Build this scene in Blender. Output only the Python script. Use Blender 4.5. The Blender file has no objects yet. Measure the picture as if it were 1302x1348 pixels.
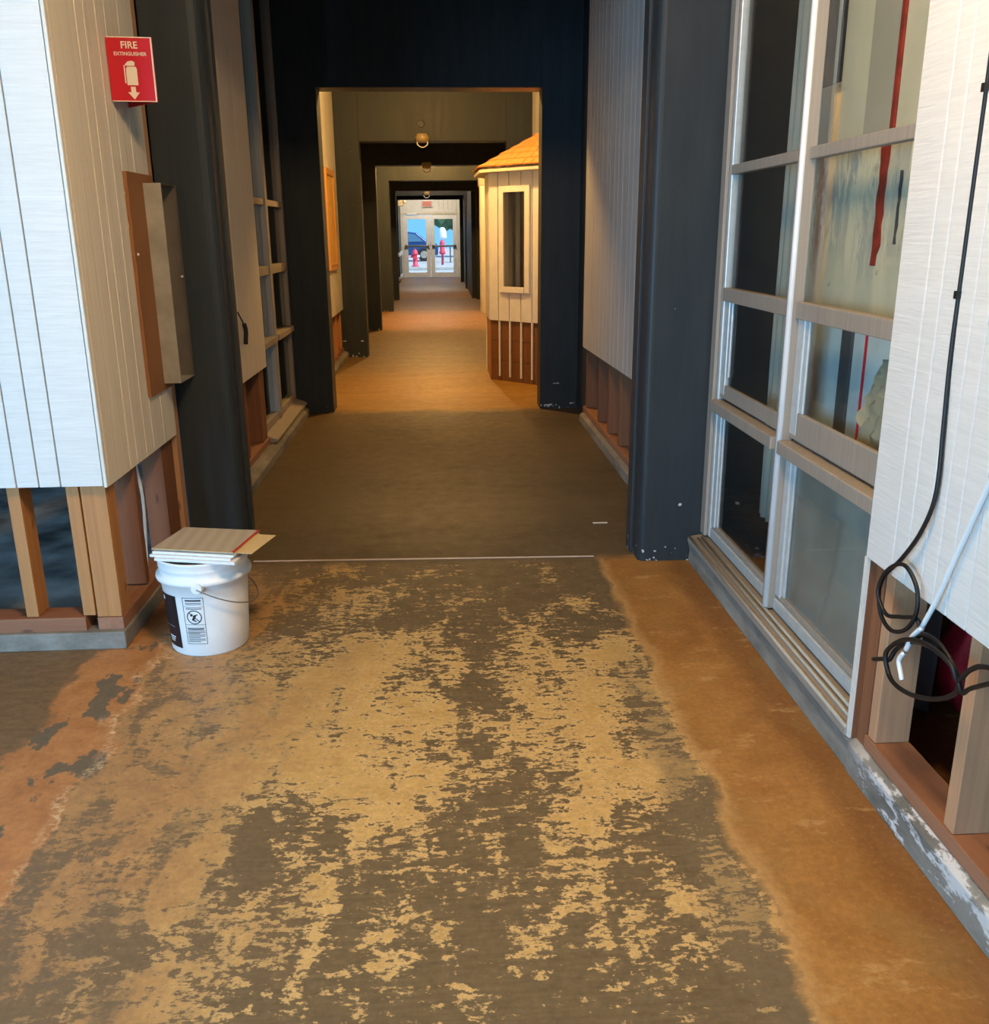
import bpy, bmesh, math, random
from mathutils import Vector, Matrix

random.seed(7)
SC = bpy.context.scene
COL = SC.collection

# ------------------------------------------------------------------ camera
RM = [[0.9983419, -0.0234000, 0.0525923],
      [-0.0571073, -0.2878836, 0.9559612],
      [-0.0072291, -0.9573795, -0.2887425]]
cam_data = bpy.data.cameras.new('camera')
cam = bpy.data.objects.new('camera', cam_data)
COL.objects.link(cam)
cam_data.sensor_fit = 'HORIZONTAL'
cam_data.sensor_width = 36.0
cam_data.lens = 1222.0 / 1302.0 * 36.0
cam_data.clip_start = 0.02
m = Matrix(((RM[0][0], -RM[0][1], -RM[0][2], 0),
            (RM[1][0], -RM[1][1], -RM[1][2], 0),
            (RM[2][0], -RM[2][1], -RM[2][2], 1.40),
            (0, 0, 0, 1)))
cam.matrix_world = m
SC.camera = cam

# ------------------------------------------------------------------ world, lights, exposure
world = bpy.data.worlds.new('world')
SC.world = world
world.use_nodes = True
wn = world.node_tree.nodes
wl = world.node_tree.links
bg = wn['Background']
bg.inputs['Strength'].default_value = 3.4
wtc = wn.new('ShaderNodeTexCoord')
wsep = wn.new('ShaderNodeSeparateXYZ')
wramp = wn.new('ShaderNodeValToRGB')
wramp.color_ramp.elements[0].position = 0.0
wramp.color_ramp.elements[0].color = (0.06, 0.18, 0.33, 1)
wramp.color_ramp.elements[1].position = 0.5
wramp.color_ramp.elements[1].color = (0.06, 0.16, 0.36, 1)
wl.new(wtc.outputs['Generated'], wsep.inputs[0])
wl.new(wsep.outputs['Z'], wramp.inputs[0])
wl.new(wramp.outputs[0], bg.inputs['Color'])


def add_light(name, kind, loc, energy, color, target=None, size=None, size_y=None, radius=None, spot=None):
    d = bpy.data.lights.new(name, kind)
    d.energy = energy
    d.color = color
    if kind == 'AREA':
        d.shape = 'RECTANGLE'
        d.size = size
        d.size_y = size_y or size
    if radius is not None:
        d.shadow_soft_size = radius
    if spot:
        d.spot_size = math.radians(spot)
        d.spot_blend = 0.6
    o = bpy.data.objects.new(name, d)
    COL.objects.link(o)
    o.location = loc
    if target is not None:
        o.rotation_euler = (Vector(target) - Vector(loc)).to_track_quat('-Z', 'Y').to_euler()
    return o


WARM = (1.0, 0.56, 0.17)
# daylight through the glazed entrance behind the camera, on its left
add_light('daylight_entrance', 'AREA', (-3.4, -2.0, 1.25), 290, (0.37, 0.69, 1.0), (0.2, 3.2, 0.7), 3.0, 2.0)
# room lamp near the entrance, above the camera
add_light('lamp_entrance', 'AREA', (0.2, 1.4, 2.95), 69, (1.0, 0.65, 0.30), (-0.1, 3.0, 0.0), 0.5, 0.5)
# corridor lamps in the bays
add_light('lamp_bay', 'POINT', (-0.10, 8.45, 2.86), 165, WARM, radius=0.08)
add_light('lamp_bay', 'POINT', (-0.10, 15.9, 2.80), 230, WARM, radius=0.08)
add_light('lamp_bay', 'POINT', (-0.10, 22.6, 2.80), 130, (1.0, 0.7, 0.42), radius=0.08)
add_light('lamp_bay', 'POINT', (-0.3, 29.0, 2.72), 150, (1.0, 0.84, 0.62), radius=0.08)
# sun outside the far doors
sun = add_light('sun', 'SUN', (8, 30, 12), 5.0, (1.0, 0.95, 0.86), (0, 36, 0))
sun.data.angle = math.radians(1.0)

SC.view_settings.view_transform = 'Standard'
SC.view_settings.look = 'None'
SC.view_settings.gamma = 1.0
SC.view_settings.exposure = 0.22
SC.view_settings.use_curve_mapping = False
SC.cycles.use_denoising = True
SC.cycles.max_bounces = 8
SC.cycles.transparent_max_bounces = 16
SC.cycles.sample_clamp_indirect = 6.0


# ------------------------------------------------------------------ materials
def hexlin(r, g, b):
    def f(c):
        c /= 255.0
        return c / 12.92 if c <= 0.04045 else ((c + 0.055) / 1.055) ** 2.4
    return (f(r), f(g), f(b), 1.0)


class NT:
    """small node-tree helper"""
    def __init__(self, name):
        self.m = bpy.data.materials.new(name)
        self.m.use_nodes = True
        self.n = self.m.node_tree.nodes
        self.l = self.m.node_tree.links
        self.b = self.n['Principled BSDF']
        self.out = self.n['Material Output']
        self.tc = self.n.new('ShaderNodeTexCoord')

    def map(self, scale=(1, 1, 1), loc=(0, 0, 0), rot=(0, 0, 0), src='Object'):
        mp = self.n.new('ShaderNodeMapping')
        mp.inputs['Scale'].default_value = scale
        mp.inputs['Location'].default_value = loc
        mp.inputs['Rotation'].default_value = rot
        self.l.new(self.tc.outputs[src], mp.inputs['Vector'])
        return mp.outputs[0]

    def noise(self, vec, scale=5, detail=4, rough=0.55, dist=0.0):
        t = self.n.new('ShaderNodeTexNoise')
        t.inputs['Scale'].default_value = scale
        t.inputs['Detail'].default_value = detail
        t.inputs['Roughness'].default_value = rough
        t.inputs['Distortion'].default_value = dist
        self.l.new(vec, t.inputs['Vector'])
        return t.outputs['Fac']

    def ramp(self, fac, stops, interp='LINEAR'):
        r = self.n.new('ShaderNodeValToRGB')
        r.color_ramp.interpolation = interp
        while len(r.color_ramp.elements) < len(stops):
            r.color_ramp.elements.new(0.5)
        for e, (p, c) in zip(r.color_ramp.elements, stops):
            e.position = p
            if isinstance(c, (int, float)):
                c = (c, c, c, 1)
            e.color = c
        self.l.new(fac, r.inputs[0])
        return r.outputs[0]

    def mix(self, fac, a, b, mode='MIX'):
        x = self.n.new('ShaderNodeMix')
        x.data_type = 'RGBA'
        x.blend_type = mode
        for sock, v in ((x.inputs[0], fac), (x.inputs[6], a), (x.inputs[7], b)):
            if hasattr(v, 'is_linked'):
                self.l.new(v, sock)
            else:
                sock.default_value = v
        return x.outputs[2]

    def math(self, op, a, b=0.0, clamp=False):
        x = self.n.new('ShaderNodeMath')
        x.operation = op
        x.use_clamp = clamp
        for i, v in enumerate((a, b)):
            if hasattr(v, 'is_linked'):
                self.l.new(v, x.inputs[i])
            else:
                x.inputs[i].default_value = v
        return x.outputs[0]

    def sep(self, src='Object'):
        s = self.n.new('ShaderNodeSeparateXYZ')
        self.l.new(self.tc.outputs[src], s.inputs[0])
        return s.outputs

    def bump(self, h, strength=0.3, dist=0.01):
        b = self.n.new('ShaderNodeBump')
        b.inputs['Strength'].default_value = strength
        b.inputs['Distance'].default_value = dist
        self.l.new(h, b.inputs['Height'])
        self.l.new(b.outputs[0], self.b.inputs['Normal'])

    def set(self, color=None, rough=None, metal=None, spec=None):
        for k, v in (('Base Color', color), ('Roughness', rough), ('Metallic', metal), ('Specular IOR Level', spec)):
            if v is None:
                continue
            if hasattr(v, 'is_linked'):
                self.l.new(v, self.b.inputs[k])
            else:
                self.b.inputs[k].default_value = v
        return self.m


def simple(name, col, rough=0.5, metal=0.0, var=0.12, scale=12, bump=0.0, spec=0.5):
    t = NT(name)
    v = t.map()
    n = t.noise(v, scale, 5)
    c = t.mix(t.ramp(n, [(0.3, 0.0), (0.7, 1.0)]), tuple(x * (1 - var) for x in col[:3]) + (1,),
              tuple(min(1, x * (1 + var)) for x in col[:3]) + (1,))
    if bump:
        t.bump(t.noise(v, scale * 8, 3), bump, 0.004)
    return t.set(c, rough, metal, spec)


def wood(name, c1, c2, axis='z', rough=0.65, fine=60):
    t = NT(name)
    s = {'x': (1.2, fine, fine), 'y': (fine, 1.2, fine), 'z': (fine, fine, 1.2)}[axis]
    s2 = tuple(x * 0.22 for x in s)
    g = t.noise(t.map(s), 1.0, 4, 0.6, 0.6)
    g2 = t.noise(t.map(s2, (3, 1, 2)), 1.0, 3, 0.5, 1.0)
    f = t.math('ADD', t.math('MULTIPLY', g, 0.5), t.math('MULTIPLY', g2, 0.5))
    c = t.mix(t.ramp(f, [(0.35, 0.0), (0.65, 1.0)]), c1, c2)
    # knots
    v = t.n.new('ShaderNodeTexVoronoi')
    v.inputs['Scale'].default_value = 1.0
    ks = {'x': (5, 16, 16), 'y': (16, 5, 16), 'z': (16, 16, 5)}[axis]
    t.l.new(t.map(ks), v.inputs['Vector'])
    k = t.ramp(v.outputs['Distance'], [(0.06, 1.0), (0.13, 0.0)])
    c = t.mix(t.math('MULTIPLY', k, 0.7), c, tuple(x * 0.3 for x in c1[:3]) + (1,))
    t.bump(f, 0.25, 0.002)
    return t.set(c, rough)


def siding(name, base, streak=0.10, axis='h', rough=0.7, dirt=0.0, bumps=0.5):
    """painted rough-sawn boards; saw marks run across ('h') or along ('v') the board"""
    t = NT(name)
    sv = (7, 7, 150) if axis == 'h' else (110, 110, 1.6)
    saw = t.noise(t.map(sv), 1.0, 3, 0.6, 0.4)
    big = t.noise(t.map((3, 3, 3)), 1.0, 4, 0.6)
    f = t.ramp(saw, [(0.3, 0.0), (0.7, 1.0)])
    d = tuple(x * (1 - streak) for x in base[:3]) + (1,)
    c = t.mix(f, d, base)
    c = t.mix(t.math('MULTIPLY', t.ramp(big, [(0.42, 0.0), (0.75, 1.0)]), 0.25 + dirt), c,
              tuple(x * 0.82 for x in base[:3]) + (1,))
    t.bump(saw, bumps, 0.004)
    return t.set(c, rough)


M = {}
M['white_cut'] = siding('white_painted_siding', (0.76, 0.76, 0.75, 1), 0.12, 'h')
M['white_side'] = siding('white_painted_siding_vertical_grain', (0.80, 0.74, 0.63, 1), 0.20, 'v', dirt=0.2)
M['white_rail'] = siding('weathered_white_siding', (0.62, 0.60, 0.58, 1), 0.42, 'v', dirt=0.2)
M['white_plain'] = simple('white_paint', (0.72, 0.70, 0.65), 0.55, 0, 0.06)
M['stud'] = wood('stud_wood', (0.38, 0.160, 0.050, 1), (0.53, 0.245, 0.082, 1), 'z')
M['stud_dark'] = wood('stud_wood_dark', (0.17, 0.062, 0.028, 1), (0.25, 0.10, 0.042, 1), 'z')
M['stud_pale'] = wood('stud_wood_pale', (0.40, 0.21, 0.115, 1), (0.55, 0.31, 0.17, 1), 'z')
M['plate_x'] = wood('plate_wood', (0.25, 0.10, 0.05, 1), (0.36, 0.155, 0.08, 1), 'x')
M['plate_y'] = wood('plate_wood_long', (0.27, 0.12, 0.065, 1), (0.38, 0.18, 0.10, 1), 'y')
M['board_brown'] = wood('brown_plywood', (0.15, 0.058, 0.016, 1), (0.22, 0.088, 0.026, 1), 'z', 0.6)
M['hardboard'] = simple('brown_hardboard', (0.27, 0.115, 0.042), 0.75, 0, 0.10, 6)
M['frame'] = siding('weathered_window_frame', (0.36, 0.315, 0.27, 1), 0.22, 'v', 0.5, bumps=0.15)
M['frame_light'] = simple('aluminium_glazing_bead', (0.56, 0.60, 0.62), 0.35, 0.3, 0.08, 30)
M['alu'] = simple('white_aluminium', (0.84, 0.85, 0.87), 0.35, 0.1, 0.05)
M['galv'] = simple('dull_galvanised_metal', (0.36, 0.34, 0.29), 0.55, 0.15, 0.22, 9)
M['black'] = simple('black_rubber', (0.007, 0.007, 0.008), 0.5, 0, 0.1)
M['white_cable'] = simple('white_cable_sheath', (0.75, 0.78, 0.80), 0.4, 0, 0.05)
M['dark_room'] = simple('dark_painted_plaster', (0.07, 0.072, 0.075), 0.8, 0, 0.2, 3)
M['ceiling'] = simple('ceiling_paint', (0.10, 0.085, 0.07), 0.7, 0, 0.1, 4)
M['red_sign'] = simple('red_enamel', (0.55, 0.008, 0.02), 0.3, 0, 0.05)
M['sign_white'] = simple('sign_print_white', (0.80, 0.72, 0.62), 0.4, 0, 0.03)
M['bucket'] = simple('white_plastic', (0.82, 0.84, 0.86), 0.38, 0, 0.03, 20)
M['ink'] = simple('black_label_print', (0.010, 0.011, 0.016), 0.35, 0, 0.1)
M['ink_soft'] = simple('grey_black_label_print', (0.045, 0.05, 0.06), 0.4, 0, 0.1)
M['steel_wire'] = simple('steel_wire', (0.30, 0.28, 0.27), 0.35, 0.8, 0.1)
M['paper'] = simple('white_paper', (0.78, 0.79, 0.82), 0.6, 0, 0.03)
M['manila'] = simple('manila_paper', (0.72, 0.53, 0.26), 0.6, 0, 0.04)
M['red_edge'] = simple('red_binding_tape', (0.62, 0.03, 0.02), 0.4, 0, 0.05)
M['amber_wood'] = wood('amber_varnished_wood', (0.55, 0.25, 0.05, 1), (0.66, 0.33, 0.08, 1), 'z', 0.4)
M['cork'] = simple('amber_poster_board', (0.72, 0.42, 0.10), 0.6, 0, 0.1, 5)
M['shingle'] = wood('cedar_shingle', (0.50, 0.20, 0.05, 1), (0.66, 0.30, 0.085, 1), 'z', 0.7, 40)
M['hydrant'] = simple('red_hydrant_paint', (0.70, 0.05, 0.09), 0.4, 0, 0.06)
M['car_paint'] = simple('dark_blue_car_paint', (0.02, 0.07, 0.20), 0.2, 0.2, 0.05)
M['car_glass'] = simple('car_window_glass', (0.10, 0.22, 0.34), 0.08, 0, 0.05)
M['tyre'] = simple('tyre_rubber', (0.02, 0.02, 0.022), 0.8)
M['leaf'] = simple('tree_foliage', (0.05, 0.12, 0.05), 0.8, 0, 0.5, 6)
M['bark'] = simple('tree_bark', (0.09, 0.06, 0.04), 0.9, 0, 0.2)
M['asphalt'] = simple('pale_asphalt', (0.42, 0.44, 0.43), 0.9, 0, 0.10, 3)
M['red_bag'] = simple('dark_red_fabric', (0.55, 0.015, 0.03), 0.6, 0, 0.2, 8)
M['grey_cloth'] = simple('grey_cloth', (0.55, 0.56, 0.58), 0.8, 0, 0.12, 6)
M['sheet'] = simple('grey_green_plastic_sheet', (0.36, 0.40, 0.36), 0.6, 0, 0.10, 5)
M['brown_cloth'] = simple('brown_cloth', (0.15, 0.115, 0.075), 0.9, 0, 0.2, 6)
M['curtain'] = simple('white_curtain_cloth', (0.62, 0.64, 0.60), 0.8, 0, 0.08, 6)
M['lamp_dome'] = simple('cream_lamp_glass', (0.40, 0.31, 0.17), 0.25, 0, 0.04)
M['lamp_cage'] = simple('lamp_cage_metal', (0.20, 0.17, 0.14), 0.4, 0.6, 0.1)


def m_slate():
    t = NT('slate_grey_paint')
    v = t.map()
    n = t.noise(t.map((18, 18, 2.2)), 1.0, 4, 0.6)
    c = t.mix(t.ramp(n, [(0.3, 0.0), (0.75, 1.0)]), (0.028, 0.036, 0.043, 1), (0.041, 0.050, 0.058, 1))
    # chipped spots, dense near the floor
    z = t.sep()['Z']
    spots = t.noise(t.map((38, 38, 30)), 1.0, 2, 0.5)
    low = t.math('MULTIPLY', t.math('SUBTRACT', 0.10, z, True), 1.9, True)
    chip = t.ramp(t.math('ADD', spots, low), [(0.795, 0.0), (0.82, 1.0)])
    for px, py, pz, pr, pk in ((0.842, 3.835, 0.797, 0.016, 1), (1.02, 3.83, 0.258, 0.010, 1), (0.86, 3.83, 0.05, 0.012, 1), (0.87, 7.55, 0.03, 0.065, 4), (1.06, 7.55, 0.045, 0.05, 5), (0.93, 7.55, 0.21, 0.035, 6), (-0.93, 11.07, 0.19, 0.03, 3), (-1.13, 11.07, 0.19, 0.03, 3)):
        vm = t.n.new('ShaderNodeVectorMath')
        vm.operation = 'DISTANCE'
        t.l.new(t.map((1, 1, pk)), vm.inputs[0])
        vm.inputs[1].default_value = (px, py, pz * pk)
        dd = t.math('ADD', t.math('DIVIDE', vm.outputs['Value'], pr), t.math('MULTIPLY', t.math('SUBTRACT', spots, 0.5), 2.6))
        chip = t.math('MAXIMUM', chip, t.ramp(dd, [(0.55, 1.0), (0.62, 0.0)]))
    c = t.mix(chip, c, (0.62, 0.60, 0.56, 1))
    bmp = t.noise(t.map((60, 60, 9)), 1.0, 3, 0.6)
    t.bump(bmp, 0.10, 0.004)
    return t.set(c, t.ramp(n, [(0.3, 0.40), (0.8, 0.52)]), spec=0.2)


M['slate'] = m_slate()


def m_curb():
    t = NT('bare_concrete_curb')
    n = t.noise(t.map((6, 3, 10)), 1.0, 6, 0.65)
    c = t.mix(t.ramp(n, [(0.3, 0.0), (0.7, 1.0)]), (0.13, 0.122, 0.105, 1), (0.33, 0.31, 0.275, 1))
    # white paint left on the foreground stretch on the right
    p = t.noise(t.map((20, 9, 26)), 1.0, 5, 0.7)
    o = t.sep()
    fore = t.math('MULTIPLY', t.ramp(t.math('MULTIPLY', o['Y'], 0.4), [(0.80, 1.0), (0.86, 0.0)]),
                  t.ramp(o['X'], [(0.5, 0.0), (0.6, 1.0)]))
    zz = t.ramp(t.math('MULTIPLY', o['Z'], 10.0), [(0.30, 0.0), (0.62, 1.0), (0.9, 0.3)])
    k = t.math('MULTIPLY', t.ramp(t.math('ADD', p, t.math('MULTIPLY', zz, 0.13)), [(0.56, 0.0), (0.62, 1.0)]), fore)
    c = t.mix(k, c, (0.66, 0.65, 0.64, 1))
    t.bump(n, 0.5, 0.01)
    return t.set(c, 0.85)


M['curb'] = m_curb()


def m_floor():
    t = NT('stained_concrete_floor')
    o = t.sep()
    X, Y = o['X'], o['Y']
    tan = (0.68, 0.455, 0.175, 1)
    tan2 = (0.55, 0.35, 0.125, 1)
    grey = (0.150, 0.106, 0.054, 1)
    grey2 = (0.205, 0.152, 0.084, 1)
    # adhesive remains: coarse patches, ragged by streaks running across the corridor
    coarse = t.noise(t.map((3.2, 2.6, 1), (1.3, 0.4, 0)), 1.0, 4, 0.6, 0.5)
    rag = t.noise(t.map((15, 34, 1)), 1.0, 8, 0.74, 0.2)
    strokes = t.noise(t.map((9.0, 3.4, 1), rot=(0, 0, -0.8)), 1.0, 4, 0.6, 0.8)
    speck = t.noise(t.map((60, 75, 1)), 1.0, 4, 0.7)
    f = t.math('ADD', t.math('MULTIPLY', coarse, 0.46), t.math('ADD', t.math('MULTIPLY', rag, 0.66), t.math('MULTIPLY', strokes, 0.36)))
    f = t.math('ADD', f, t.math('MULTIPLY', speck, 0.36))
    f = t.math('MULTIPLY', f, 0.5)
    band = t.ramp(t.math('MULTIPLY', Y, 0.2), [(0.28, 0.0), (0.385, 0.03), (0.44, 0.085), (0.56, 0.085), (0.64, 0.045), (0.74, 0.02)])
    side = t.ramp(t.math('ADD', t.math('MULTIPLY', X, 0.5), 0.5), [(0.02, 0.08), (0.20, 0.08), (0.36, 0.05), (0.54, 0.01), (0.72, 0.03), (0.80, 0.0)])
    f = t.math('ADD', f, t.math('MULTIPLY', t.math('ADD', band, side), 0.5))
    f = t.math('SUBTRACT', f, t.ramp(t.math('MULTIPLY', Y, 0.2), [(0.57, 0.0), (0.64, 0.022), (0.72, 0.018)]))
    patch = t.ramp(f, [(0.497, 0.0), (0.510, 1.0)])
    crumb = t.math('MULTIPLY', t.ramp(f, [(0.493, 0.0), (0.506, 1.0), (0.514, 1.0), (0.535, 0.0)]), 0.55)
    fine = t.noise(t.map((3, 3, 1)), 4.0, 6, 0.65)
    grain = t.noise(t.map((12, 90, 1)), 1.0, 4, 0.6)
    gcol = t.mix(t.ramp(grain, [(0.3, 0.0), (0.75, 1.0)]), grey, grey2)
    gcol = t.mix(t.math('MULTIPLY', t.ramp(fine, [(0.45, 0.0), (0.7, 1.0)]), 0.5), gcol, (0.122, 0.088, 0.047, 1))
    tcol = t.mix(t.ramp(fine, [(0.35, 0.0), (0.7, 1.0)]), tan2, tan)
    near = t.mix(patch, gcol, tcol)
    near = t.mix(crumb, near, (0.74, 0.53, 0.25, 1))
    # left of the mat area the tan turns redder and smoother
    lmask = t.ramp(t.math('ADD', t.math('MULTIPLY', X, -1.0), t.math('MULTIPLY', t.math('SUBTRACT', coarse, 0.5), 0.9)), [(0.30, 0.0), (0.80, 1.0)])
    lred = t.mix(t.ramp(fine, [(0.3, 0.0), (0.7, 1.0)]), (0.34, 0.19, 0.08, 1), (0.50, 0.285, 0.115, 1))
    lgrey = t.ramp(t.math('ADD', f, t.math('MULTIPLY', t.math('SUBTRACT', strokes, 0.5), 0.16)), [(0.500, 1.0), (0.535, 0.0)])
    lred = t.mix(t.math('MULTIPLY', lgrey, 0.85), lred, (0.17, 0.122, 0.070, 1))
    near = t.mix(t.math('MULTIPLY', lmask, 0.95), near, lred)
    # orange stain strip along the left block, broken by grey spots
    lw = t.noise(t.map((6, 4, 1)), 1.0, 5, 0.6)
    ldist = t.math('ADD', t.math('MULTIPLY', X, -1.0), t.math('ADD', t.math('MULTIPLY', t.math('SUBTRACT', lw, 0.5), 0.34), t.math('MULTIPLY', t.math('SUBTRACT', rag, 0.5), 0.10)))
    ldist = t.math('MULTIPLY', ldist, 0.5)
    ledge = t.ramp(ldist, [(0.482, 0.0), (0.492, 1.0)])
    lout = t.ramp(ldist, [(0.605, 1.0), (0.62, 0.0)])
    lspot = t.ramp(t.math('ADD', t.noise(t.map((7, 4.5, 1), (4, 1, 0)), 1.0, 4, 0.6), t.math('MULTIPLY', t.math('SUBTRACT', speck, 0.5), 0.10)), [(0.56, 0.0), (0.585, 1.0)])
    lcol = t.mix(t.ramp(fine, [(0.35, 0.0), (0.7, 1.0)]), (0.40, 0.17, 0.055, 1), (0.56, 0.27, 0.10, 1))
    lcol = t.mix(lspot, lcol, (0.16, 0.125, 0.082, 1))
    brown = t.mix(t.ramp(rag, [(0.35, 0.0), (0.65, 1.0)]), (0.15, 0.095, 0.048, 1), (0.25, 0.155, 0.075, 1))
    lcol = t.mix(lout, brown, lcol)
    rim = t.math('MULTIPLY', t.ramp(ldist, [(0.486, 0.0), (0.492, 1.0), (0.498, 1.0), (0.516, 0.0)]), t.math('MULTIPLY', t.ramp(speck, [(0.42, 0.0), (0.56, 0.85)]), t.ramp(t.noise(t.map((3, 3, 1), (9, 2, 0)), 1.0, 4, 0.7), [(0.42, 0.0), (0.56, 1.0)])))
    lcol = t.mix(rim, lcol, (0.74, 0.55, 0.32, 1))
    near = t.mix(ledge, near, lcol)
    # rust-orange strip along the right wall, wavering edge with a pale rim
    rdist = t.math('ADD', X, t.math('MULTIPLY', t.math('SUBTRACT', lw, 0.5), 0.14))
    rrag = t.math('ADD', rdist, t.math('MULTIPLY', t.math('SUBTRACT', rag, 0.5), 0.05))
    redge = t.ramp(rrag, [(0.655, 0.0), (0.685, 1.0)])
    rcol = t.mix(t.ramp(coarse, [(0.35, 0.0), (0.68, 1.0)]), (0.33, 0.145, 0.032, 1), (0.46, 0.235, 0.062, 1))
    rcol = t.mix(t.math('MULTIPLY', t.ramp(fine, [(0.4, 0.0), (0.75, 1.0)]), 0.6), rcol, (0.52, 0.27, 0.085, 1))
    rcol = t.mix(t.ramp(rdist, [(0.93, 0.0), (1.0, 0.6)]), rcol, (0.20, 0.083, 0.022, 1))
    rcol = t.mix(t.math('MULTIPLY', t.ramp(t.noise(t.map((4, 9, 1)), 1.0, 6, 0.7), [(0.58, 0.0), (0.64, 1.0)]), 0.5), rcol, (0.62, 0.40, 0.17, 1))
    rcol = t.mix(t.math('MULTIPLY', t.ramp(speck, [(0.55, 0.0), (0.72, 1.0)]), 0.35), rcol, (0.60, 0.38, 0.16, 1))
    rcol = t.mix(t.math('MULTIPLY', t.ramp(t.noise(t.map((3.5, 2.2, 1), (7, 3, 0)), 1.0, 5, 0.62), [(0.52, 0.0), (0.62, 1.0)]), 0.45), rcol, (0.34, 0.21, 0.07, 1))
    rcol = t.mix(t.ramp(rrag, [(0.685, 0.6), (0.72, 0.0)]), rcol, (0.60, 0.38, 0.16, 1))
    near = t.mix(redge, near, rcol)
    # grey walked band left of the strip
    gb = t.math('MULTIPLY', t.ramp(rrag, [(0.52, 0.0), (0.58, 0.85), (0.655, 0.85), (0.665, 0.0)]),
                t.ramp(t.math('MULTIPLY', Y, 0.2), [(0.50, 1.0), (0.62, 0.0)]))
    near = t.mix(t.math('MULTIPLY', gb, t.ramp(rag, [(0.40, 0.95), (0.60, 0.45)])), near, (0.20, 0.152, 0.088, 1))
    # the corridor: smoother, brown, bays of differing colour
    st = t.noise(t.map((1.4, 4.5, 1)), 1.0, 7, 0.68)
    bay0 = t.mix(t.ramp(st, [(0.35, 0.0), (0.7, 1.0)]), (0.070, 0.053, 0.032, 1), (0.112, 0.086, 0.056, 1))
    blot = t.noise(t.map((1.1, 0.9, 1), (3, 2, 0)), 1.0, 6, 0.68)
    bay0 = t.mix(t.math('MULTIPLY', t.ramp(blot, [(0.42, 0.0), (0.62, 1.0)]), 0.75), bay0, (0.135, 0.100, 0.062, 1))
    bay0 = t.mix(t.math('MULTIPLY', t.ramp(t.math('ADD', t.math('MULTIPLY', X, -0.5), t.math('MULTIPLY', blot, 0.3)), [(0.36, 0.0), (0.62, 1.0)]), 0.6), bay0, (0.13, 0.078, 0.024, 1))
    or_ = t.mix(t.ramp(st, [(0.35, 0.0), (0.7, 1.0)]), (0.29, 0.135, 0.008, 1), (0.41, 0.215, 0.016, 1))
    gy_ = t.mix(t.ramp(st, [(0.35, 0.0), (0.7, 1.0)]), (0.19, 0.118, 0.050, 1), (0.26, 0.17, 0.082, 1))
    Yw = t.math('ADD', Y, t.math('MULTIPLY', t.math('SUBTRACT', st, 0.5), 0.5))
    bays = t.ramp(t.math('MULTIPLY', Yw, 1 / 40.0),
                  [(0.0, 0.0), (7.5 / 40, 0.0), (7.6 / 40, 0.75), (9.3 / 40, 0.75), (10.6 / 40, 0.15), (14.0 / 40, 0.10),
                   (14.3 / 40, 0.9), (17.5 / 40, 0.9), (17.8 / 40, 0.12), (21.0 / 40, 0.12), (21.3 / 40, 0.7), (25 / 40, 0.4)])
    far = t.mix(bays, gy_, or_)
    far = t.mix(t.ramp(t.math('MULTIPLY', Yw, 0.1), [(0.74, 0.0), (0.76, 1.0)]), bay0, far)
    col = t.mix(t.ramp(t.math('MULTIPLY', t.math('ADD', Y, t.math('MULTIPLY', t.math('SUBTRACT', rag, 0.5), 0.25)), 0.1),
                       [(0.385, 0.0), (0.394, 1.0)]), near, far)
    micro = t.noise(t.map((1, 1, 1)), 55.0, 8, 0.75)
    col = t.mix(1.0, col, t.ramp(micro, [(0.3, 0.80), (0.7, 1.16)]), 'MULTIPLY')
    t.bump(t.math('ADD', t.math('MULTIPLY', patch, 0.6), t.math('ADD', fine, micro)), 0.11, 0.004)
    rough = t.ramp(fine, [(0.3, 0.42), (0.7, 0.62)])
    return t.set(col, rough, spec=0.4)


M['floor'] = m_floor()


def m_glass(name, tint=(0.965, 0.975, 0.955, 1), haze=0.0, hazecol=(0.5, 0.55, 0.5, 1)):
    t = NT(name)
    n, l = t.n, t.l
    tr = n.new('ShaderNodeBsdfTransparent')
    tr.inputs[0].default_value = tint
    gl = n.new('ShaderNodeBsdfGlossy')
    gl.inputs['Roughness'].default_value = 0.03
    lw = n.new('ShaderNodeLayerWeight')
    lw.inputs['Blend'].default_value = 0.5
    fr = t.math('ADD', t.math('MULTIPLY', t.math('POWER', lw.outputs['Facing'], 4.0), 0.55), 0.025)
    mx = n.new('ShaderNodeMixShader')
    l.new(fr, mx.inputs[0])
    l.new(tr.outputs[0], mx.inputs[1])
    l.new(gl.outputs[0], mx.inputs[2])
    last = mx.outputs[0]
    if haze:
        df = n.new('ShaderNodeBsdfDiffuse')
        df.inputs[0].default_value = hazecol
        m2 = n.new('ShaderNodeMixShader')
        f = t.ramp(t.noise(t.map((3, 3, 3)), 1.0, 4, 0.6), [(0.35, haze * 0.5), (0.7, haze)])
        l.new(f, m2.inputs[0])
        l.new(last, m2.inputs[1])
        l.new(df.outputs[0], m2.inputs[2])
        last = m2.outputs[0]
    l.new(last, t.out.inputs[0])
    return t.m


M['glass'] = m_glass('window_glass')
M['glass_hazy'] = m_glass('dusty_window_glass', haze=0.35, hazecol=(0.42, 0.46, 0.42, 1))


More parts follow.
